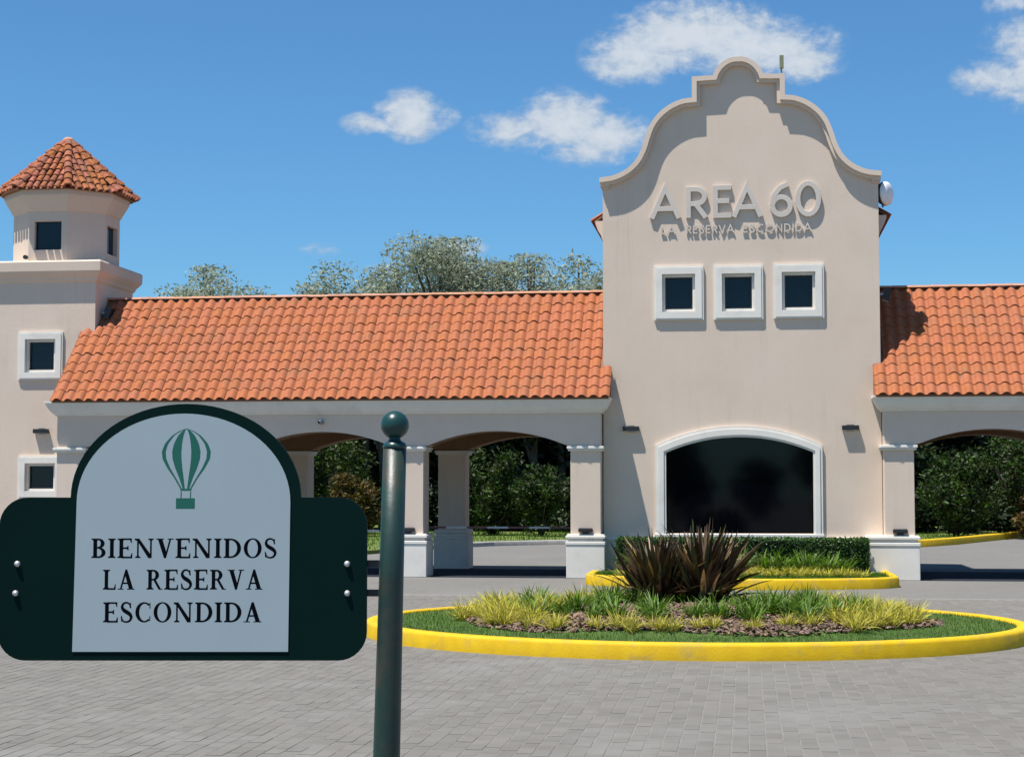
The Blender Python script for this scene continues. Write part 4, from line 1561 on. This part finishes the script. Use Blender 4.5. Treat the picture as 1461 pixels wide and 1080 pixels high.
def inside(px_, py_, poly):
    c = np.zeros(len(px_), bool)
    j = len(poly) - 1
    for i in range(len(poly)):
        xi, yi = poly[i]
        xj, yj = poly[j]
        q = ((yi > py_) != (yj > py_)) & (px_ < (xj - xi) * (py_ - yi) / (yj - yi + 1e-12) + xi)
        c ^= q
        j = i
    return c


k_ = inside(x, y, lawn_pts)
x, y = x[k_], y[k_]
n = len(x)
me = blades_mesh('lawn_blades', np.stack([x, y, np.full(n, .088)], 1), rng.uniform(0, 6.28, n), rng.uniform(.06, .16, n), rng.uniform(.015, .03, n),
                 rng.uniform(.05, .6, n), rng.uniform(.1, .9, n), segs=1)
tag(link('lawn_blades', me, M['blade']), 'rough lawn grass beyond the arcade lanes', 'grass', kind='stuff')

# ================================================================== WELCOME SIGN
YAW = R(7.782)
SD = 6.0                                                # metres in front of the camera
PX = SD / 2455.0
SIGN_C = Vector((math.sin(-YAW) * SD, math.cos(-YAW) * SD, 0))
SU = Vector((math.cos(YAW), math.sin(YAW), 0))           # along the board
u0 = (262 - 730.5) * PX


def zz(py):
    return 1.7 + (697 - py) * PX * 1.002


sign = empty('welcome_sign', SIGN_C + SU * u0, 'dark green welcome sign board with pale arched panel, balloon emblem and green posts', 'sign')
sign.rotation_euler = (0, 0, YAW)


def sx(px_):
    return (px_ - 262) * PX


def rr_corner(cx, cz, r_, a0, a1, n=8):
    return [(cx + r_ * math.cos(R(a0 + (a1 - a0) * i / n)), cz + r_ * math.sin(R(a0 + (a1 - a0) * i / n))) for i in range(n + 1)]


zt, zb = zz(709.5), zz(939.5)
x0, x1 = sx(0), sx(524)
cr_ = 40 * PX
ax0, ax1 = sx(101), sx(429)
arc_o = ell((ax0 + ax1) / 2, zt, (ax1 - ax0) / 2, (709.5 - 576) * PX, 0, 180, 40)
board = rr_corner(x0 + cr_, zb + cr_, cr_, 180, 270) + rr_corner(x1 - cr_, zb + cr_, cr_, 270, 360) + \
    rr_corner(x1 - cr_, zt - cr_, cr_, 0, 90) + arc_o + rr_corner(x0 + cr_, zt - cr_, cr_, 90, 180)


def local(g, name, m, parent, bevel=0.0):
    o = g.obj(name, m, parent, world_space=False, bevel=bevel)
    return o


bd = local(G().prism([board], 0, .022), 'board', M['sign_green'], sign, bevel=.002)
ix0, ix1 = sx(110), sx(414.5)
iz = zz(716)
inner_p = [(sx(107), zz(927)), (sx(413), zz(927))] + ell((ix0 + ix1) / 2, iz, (ix1 - ix0) / 2, (716 - 590) * PX, 0, 180, 40)
panel = local(G().prism([inner_p], -.003, -.0004), 'panel', M['sign_white'], sign)


def flat_poly(g, pts, d):
    k_ = len(pts)
    tris = tessellate_polygon([[Vector((p_[0], p_[1], 0)) for p_ in pts]])
    g.add([(p_[0], d, p_[1]) for p_ in pts], [tuple(t_) for t_ in tris])


def var_stroke(g, pts, ws, d):
    P_ = [Vector(p_) for p_ in pts]
    vs = []
    for i, p_ in enumerate(P_):
        dd = (P_[min(i + 1, len(P_) - 1)] - P_[max(i - 1, 0)]).normalized()
        nn = Vector((-dd.y, dd.x)) * ws[i] / 2
        vs += [(p_.x + nn.x, d, p_.y + nn.y), (p_.x - nn.x, d, p_.y - nn.y)]
    g.add(vs, [(2 * i, 2 * i + 1, 2 * i + 3, 2 * i + 2) for i in range(len(P_) - 1)])


TH, TN, SF, SE = .185, .085, .06, .09                     # thick, thin, serif height, serif reach


def serif(x, y, w=TH, e=SE):
    """flat serif under or over a stem centred on x"""
    if y < .5:
        return [(x - w / 2 - e, 0), (x + w / 2 + e, 0), (x + w / 2 + e, SF * .7), (x + w / 2, SF * 1.8), (x - w / 2, SF * 1.8), (x - w / 2 - e, SF * .7)]
    return [(x - w / 2 - e, 1), (x + w / 2 + e, 1), (x + w / 2 + e, 1 - SF * .7), (x + w / 2, 1 - SF * 1.8), (x - w / 2, 1 - SF * 1.8), (x - w / 2 - e, 1 - SF * .7)]


def stem(x, w=TH):
    return [(x - w / 2, 0), (x + w / 2, 0), (x + w / 2, 1), (x - w / 2, 1)]


def bowl(x, y0, y1, rx):
    cy, ry = (y0 + y1) / 2, (y1 - y0) / 2
    o_ = ell(x, cy, rx, ry, -90, 90, 14)
    i_ = ell(x, cy, rx - TH * 1.02, ry - TN, 90, -90, 14)
    return o_ + i_


def ring_half(cx, cy, rx, ry, s_):
    o_ = ell(cx, cy, rx, ry, -90, 90, 16) if s_ > 0 else ell(cx, cy, rx, ry, 90, 270, 16)
    i_ = ell(cx, cy, rx - TH, ry - TN * .8, 90, -90, 16) if s_ > 0 else ell(cx, cy, rx - TH, ry - TN * .8, 270, 90, 16)
    return o_ + i_


def arm(x, xe, y, up=None, dn=None):
    out = [[(x, y - TN / 2), (xe, y - TN / 2), (xe, y + TN / 2), (x, y + TN / 2)]]
    if up:
        out.append([(xe - .01, y), (xe, y), (xe, y + up), (xe - .035, y + up), (xe - .09, y + TN / 2)])
    if dn:
        out.append([(xe, y), (xe, y - dn), (xe - .035, y - dn), (xe - .09, y - TN / 2)])
    return out


a_s = SE + TH / 2
GL_ = {
    'I': ([stem(a_s), serif(a_s, 0), serif(a_s, 1)], 2 * a_s),
    'E': ([stem(a_s), serif(a_s, 0), serif(a_s, 1)] + arm(a_s, .68, .969, dn=.20) + arm(a_s, .53, .51, up=.11, dn=.11) + arm(a_s, .71, .031, up=.22), .73),
    'L': ([stem(a_s), serif(a_s, 0), serif(a_s, 1)] + arm(a_s, .66, .031, up=.24), .68),
    'N': ([stem(.16, TN), stem(.78, TN), serif(.16, 0, TN), serif(.78, 1, TN), [(.0, 1), (.22, 1), (.82, .10), (.82, .0), (.66, -.01), (.14, .86), (.0, .93)]], .94),
    'V': ([[(.07, 1), (.29, 1), (.52, .22), (.46, -.01), (.38, -.01)], [(.64, 1), (.73, 1), (.48, -.01), (.41, -.01), (.43, .12)],
           [(.0, 1), (.37, 1), (.37, 1 - SF * .8), (.0, 1 - SF * .8)], [(.55, 1), (.84, 1), (.84, 1 - SF * .8), (.55, 1 - SF * .8)]], .84),
    'A': ([[(.38, 1.01), (.48, 1.01), (.80, 0), (.58, 0), (.35, .78)], [(.38, 1.01), (.45, .90), (.19, 0), (.10, 0)],
           [(.20, .28), (.64, .28), (.64, .36), (.20, .36)], [(.0, 0), (.30, 0), (.30, SF * .8), (.0, SF * .8)], [(.48, 0), (.86, 0), (.86, SF * .8), (.48, SF * .8)]], .86),
    'D': ([stem(a_s), serif(a_s, 0), serif(a_s, 1), bowl(.34, 0, 1, .50), [(.18, 0), (.345, 0), (.345, TN), (.18, TN)], [(.18, 1), (.345, 1), (.345, 1 - TN), (.18, 1 - TN)]], .86),
    'O': ([ring_half(.45, .5, .43, .515, 1), ring_half(.45, .5, .43, .515, -1)], .90),
    'B': ([stem(a_s), serif(a_s, 0), serif(a_s, 1), bowl(.34, .49, 1, .29), bowl(.34, 0, .55, .34)] +
          [[(.18, y_), (.345, y_), (.345, y_ + TN), (.18, y_ + TN)] for y_ in (0, .49, 1 - TN)], .71),
    'R': ([stem(a_s), serif(a_s, 0), serif(a_s, 1), bowl(.34, .46, 1, .30)] + [[(.18, y_), (.345, y_), (.345, y_ + TN), (.18, y_ + TN)] for y_ in (.46, 1 - TN)] +
          [[(.34, .49), (.48, .49), (.74, .04), (.82, .04), (.82, 0), (.62, 0)]], .82),
}


def draw_letter(ch, x, z, h, kx, parent):
    g = G()
    d0 = -.0031
    if ch == 'S':
        pts = catmull([(.50, .74), (.46, .90), (.32, .985), (.16, .93), (.10, .76), (.18, .61), (.32, .51), (.47, .40), (.54, .24), (.46, .07), (.30, .012), (.14, .07), (.07, .26)], 4)
        n_ = len(pts)
        ws = [TN * .95 + (TH * 1.1 - TN * .95) * math.exp(-((i / (n_ - 1) - .5) / .21) ** 2) for i in range(n_)]
        var_stroke(g, [(x + p_[0] * h * kx, z + p_[1] * h) for p_ in pts], [w_ * h for w_ in ws], d0)
        for k_, q in enumerate(([(.47, .98), (.52, .98), (.53, .70), (.48, .70)], [(.06, .02), (.10, .02), (.09, .32), (.04, .32)])):
            flat_poly(g, [(x + p_[0] * h * kx, z + p_[1] * h) for p_ in q], d0 - .00003 * (k_ + 1))
        return g.obj('letter', M['ink'], parent), .62
    if ch == 'C':
        o_ = ell(.45, .5, .42, .515, 48, 312, 26)
        i_ = ell(.475, .5, .255, .43, 312, 48, 26)
        polys = [o_ + i_, [(.70, .98), (.75, .98), (.76, .68), (.71, .68)], [(.70, .06), (.74, .06), (.76, .30), (.71, .30)]]
        adv = .80
    else:
        polys, adv = GL_[ch]
    for k_, q in enumerate(polys):
        flat_poly(g, [(x + p_[0] * h * kx, z + p_[1] * h) for p_ in q], d0 - .00003 * k_)
    return g.obj('letter', M['ink'], parent), adv


ADV = {k_: v_[1] for k_, v_ in GL_.items()}
ADV['S'], ADV['C'] = .62, .80
for text, xa, xb, yt_, yb_ in (('BIENVENIDOS', 132, 396, 767.5, 795), ('LA RESERVA', 149, 376, 811.5, 839.5), ('ESCONDIDA', 150, 375, 857.5, 885.5)):
    h = (yb_ - yt_) * PX
    gap = .085
    tot_ = sum((.52 if c_ == ' ' else ADV[c_] + gap) for c_ in text) - gap
    kx = (sx(xb) - sx(xa)) / (tot_ * h)
    xx = sx(xa)
    for c_ in text:
        if c_ == ' ':
            xx += .52 * h * kx
            continue
        draw_letter(c_, xx, zz(yb_), h, kx, panel)
        xx += (ADV[c_] + gap) * h * kx

# balloon emblem: gores, net lines and basket, flat print on the panel
def bal(u, v):
    """u -1..1 across, v 0..1 from crown to mouth"""
    prof = [(0, 0), (.04, .30), (.12, .60), (.25, .88), (.38, 1.0), (.50, .97), (.65, .78), (.82, .48), (1.0, .225)]
    for (a, wa), (b, wb) in zip(prof[:-1], prof[1:]):
        if v <= b:
            f = (v - a) / (b - a)
            w_ = wa + (wb - wa) * f
            break
    return (sx(265.5) + u * w_ * 35 * PX, zz(611.5 + v * 86))


vv = [i / 26 for i in range(27)]
for ua, ub in ((-1.0, -.84), (-.58, -.20), (.20, .58), (.84, 1.0)):
    g = G()
    L1 = [bal(ua, v) for v in vv]
    L2 = [bal(ub, v) for v in vv]
    g.add([(p_[0], -.0031, p_[1]) for p_ in L1 + L2], [(i, i + 1, 28 + i, 27 + i) for i in range(26)])
    g.obj('balloon_gore', M['logo'], panel)
g = G()
for s_ in (-1, 1):
    g.add([(p_[0], -.00313, p_[1]) for p_ in ([bal(s_ * .9 if 0 else s_ * .97, v) for v in vv] + [(bal(s_ * .97, v)[0] - s_ * 2.2 * PX, bal(s_, v)[1]) for v in vv])],
          [(i, i + 1, 28 + i, 27 + i) for i in range(26)])
def rp(a, b, c, d, dd=-.00316):
    g.add([(sx(a), dd, zz(b)), (sx(c), dd, zz(b)), (sx(c), dd, zz(d)), (sx(a), dd, zz(d))], [(0, 1, 2, 3)])
rp(257.5, 697, 273.5, 700)
rp(258, 701, 259.6, 711)
rp(271.4, 701, 273, 711)
g.obj('balloon_rigging', M['logo'], panel)
g = G()
rp(251.5, 710.5, 278.5, 725.5, -.0032)
g.obj('balloon_basket', M['logo'], panel)

for bx, by in ((27, 803.5), (25, 845), (496, 803.5), (496.5, 845)):
    local(G().lathe([(.0, -.012), (.006, -.011), (.0105, -.006), (.011, -.0005)], (sx(bx), 0, zz(by)), 12, axis='y'), 'bolt', M['bolt'], sign)

for s_, px_ in ((1, 563), (-1, -38)):
    g = G()
    xt = sx(px_)
    xb_ = sx(px_ - 17) if s_ > 0 else sx(px_ + 10)
    top_z = zz(640)
    pts = [(xb_ + (xt - xb_) * t_, .0, -.011 + (top_z + .011) * t_) for t_ in (0, .25, .5, .75, 1)]
    g.tube(pts, [.052, .0485, .046, .043, .0405], 28)
    post = local(g, 'post', M['post'], sign)
    g = G()
    g.lathe([(.0405, 0), (.0425, .004), (.0425, .010), (.036, .020), (.024, .026), (.020, .034), (.020, .044), (.028, .050)], (xt, 0, top_z), 28)
    local(g, 'post_cap', M['ball'], post)
    r_ = .0495
    cz_ = zz(606.5)
    prof = [(r_ * math.sin(R(a_)), -r_ * math.cos(R(a_))) for a_ in range(12, 181, 8)] + [(0, r_)]
    local(G().lathe(prof, (xt, 0, cz_), 32), 'ball_finial', M['ball'], post)
    for by in (803.5, 845):
        e0, e1 = (sx(470), xt - .03) if s_ > 0 else (xt + .03, sx(52))
        local(G().box(min(e0, e1), .0225, zz(by) - .012, max(e0, e1), .0285, zz(by) + .012), 'bracket', M['black'], sign)
    local(G().lathe([(.0, .0), (.075, .0), (.075, .012), (.06, .02)], (xb_, 0, -.011), 20), 'base_plate', M['post'], post)
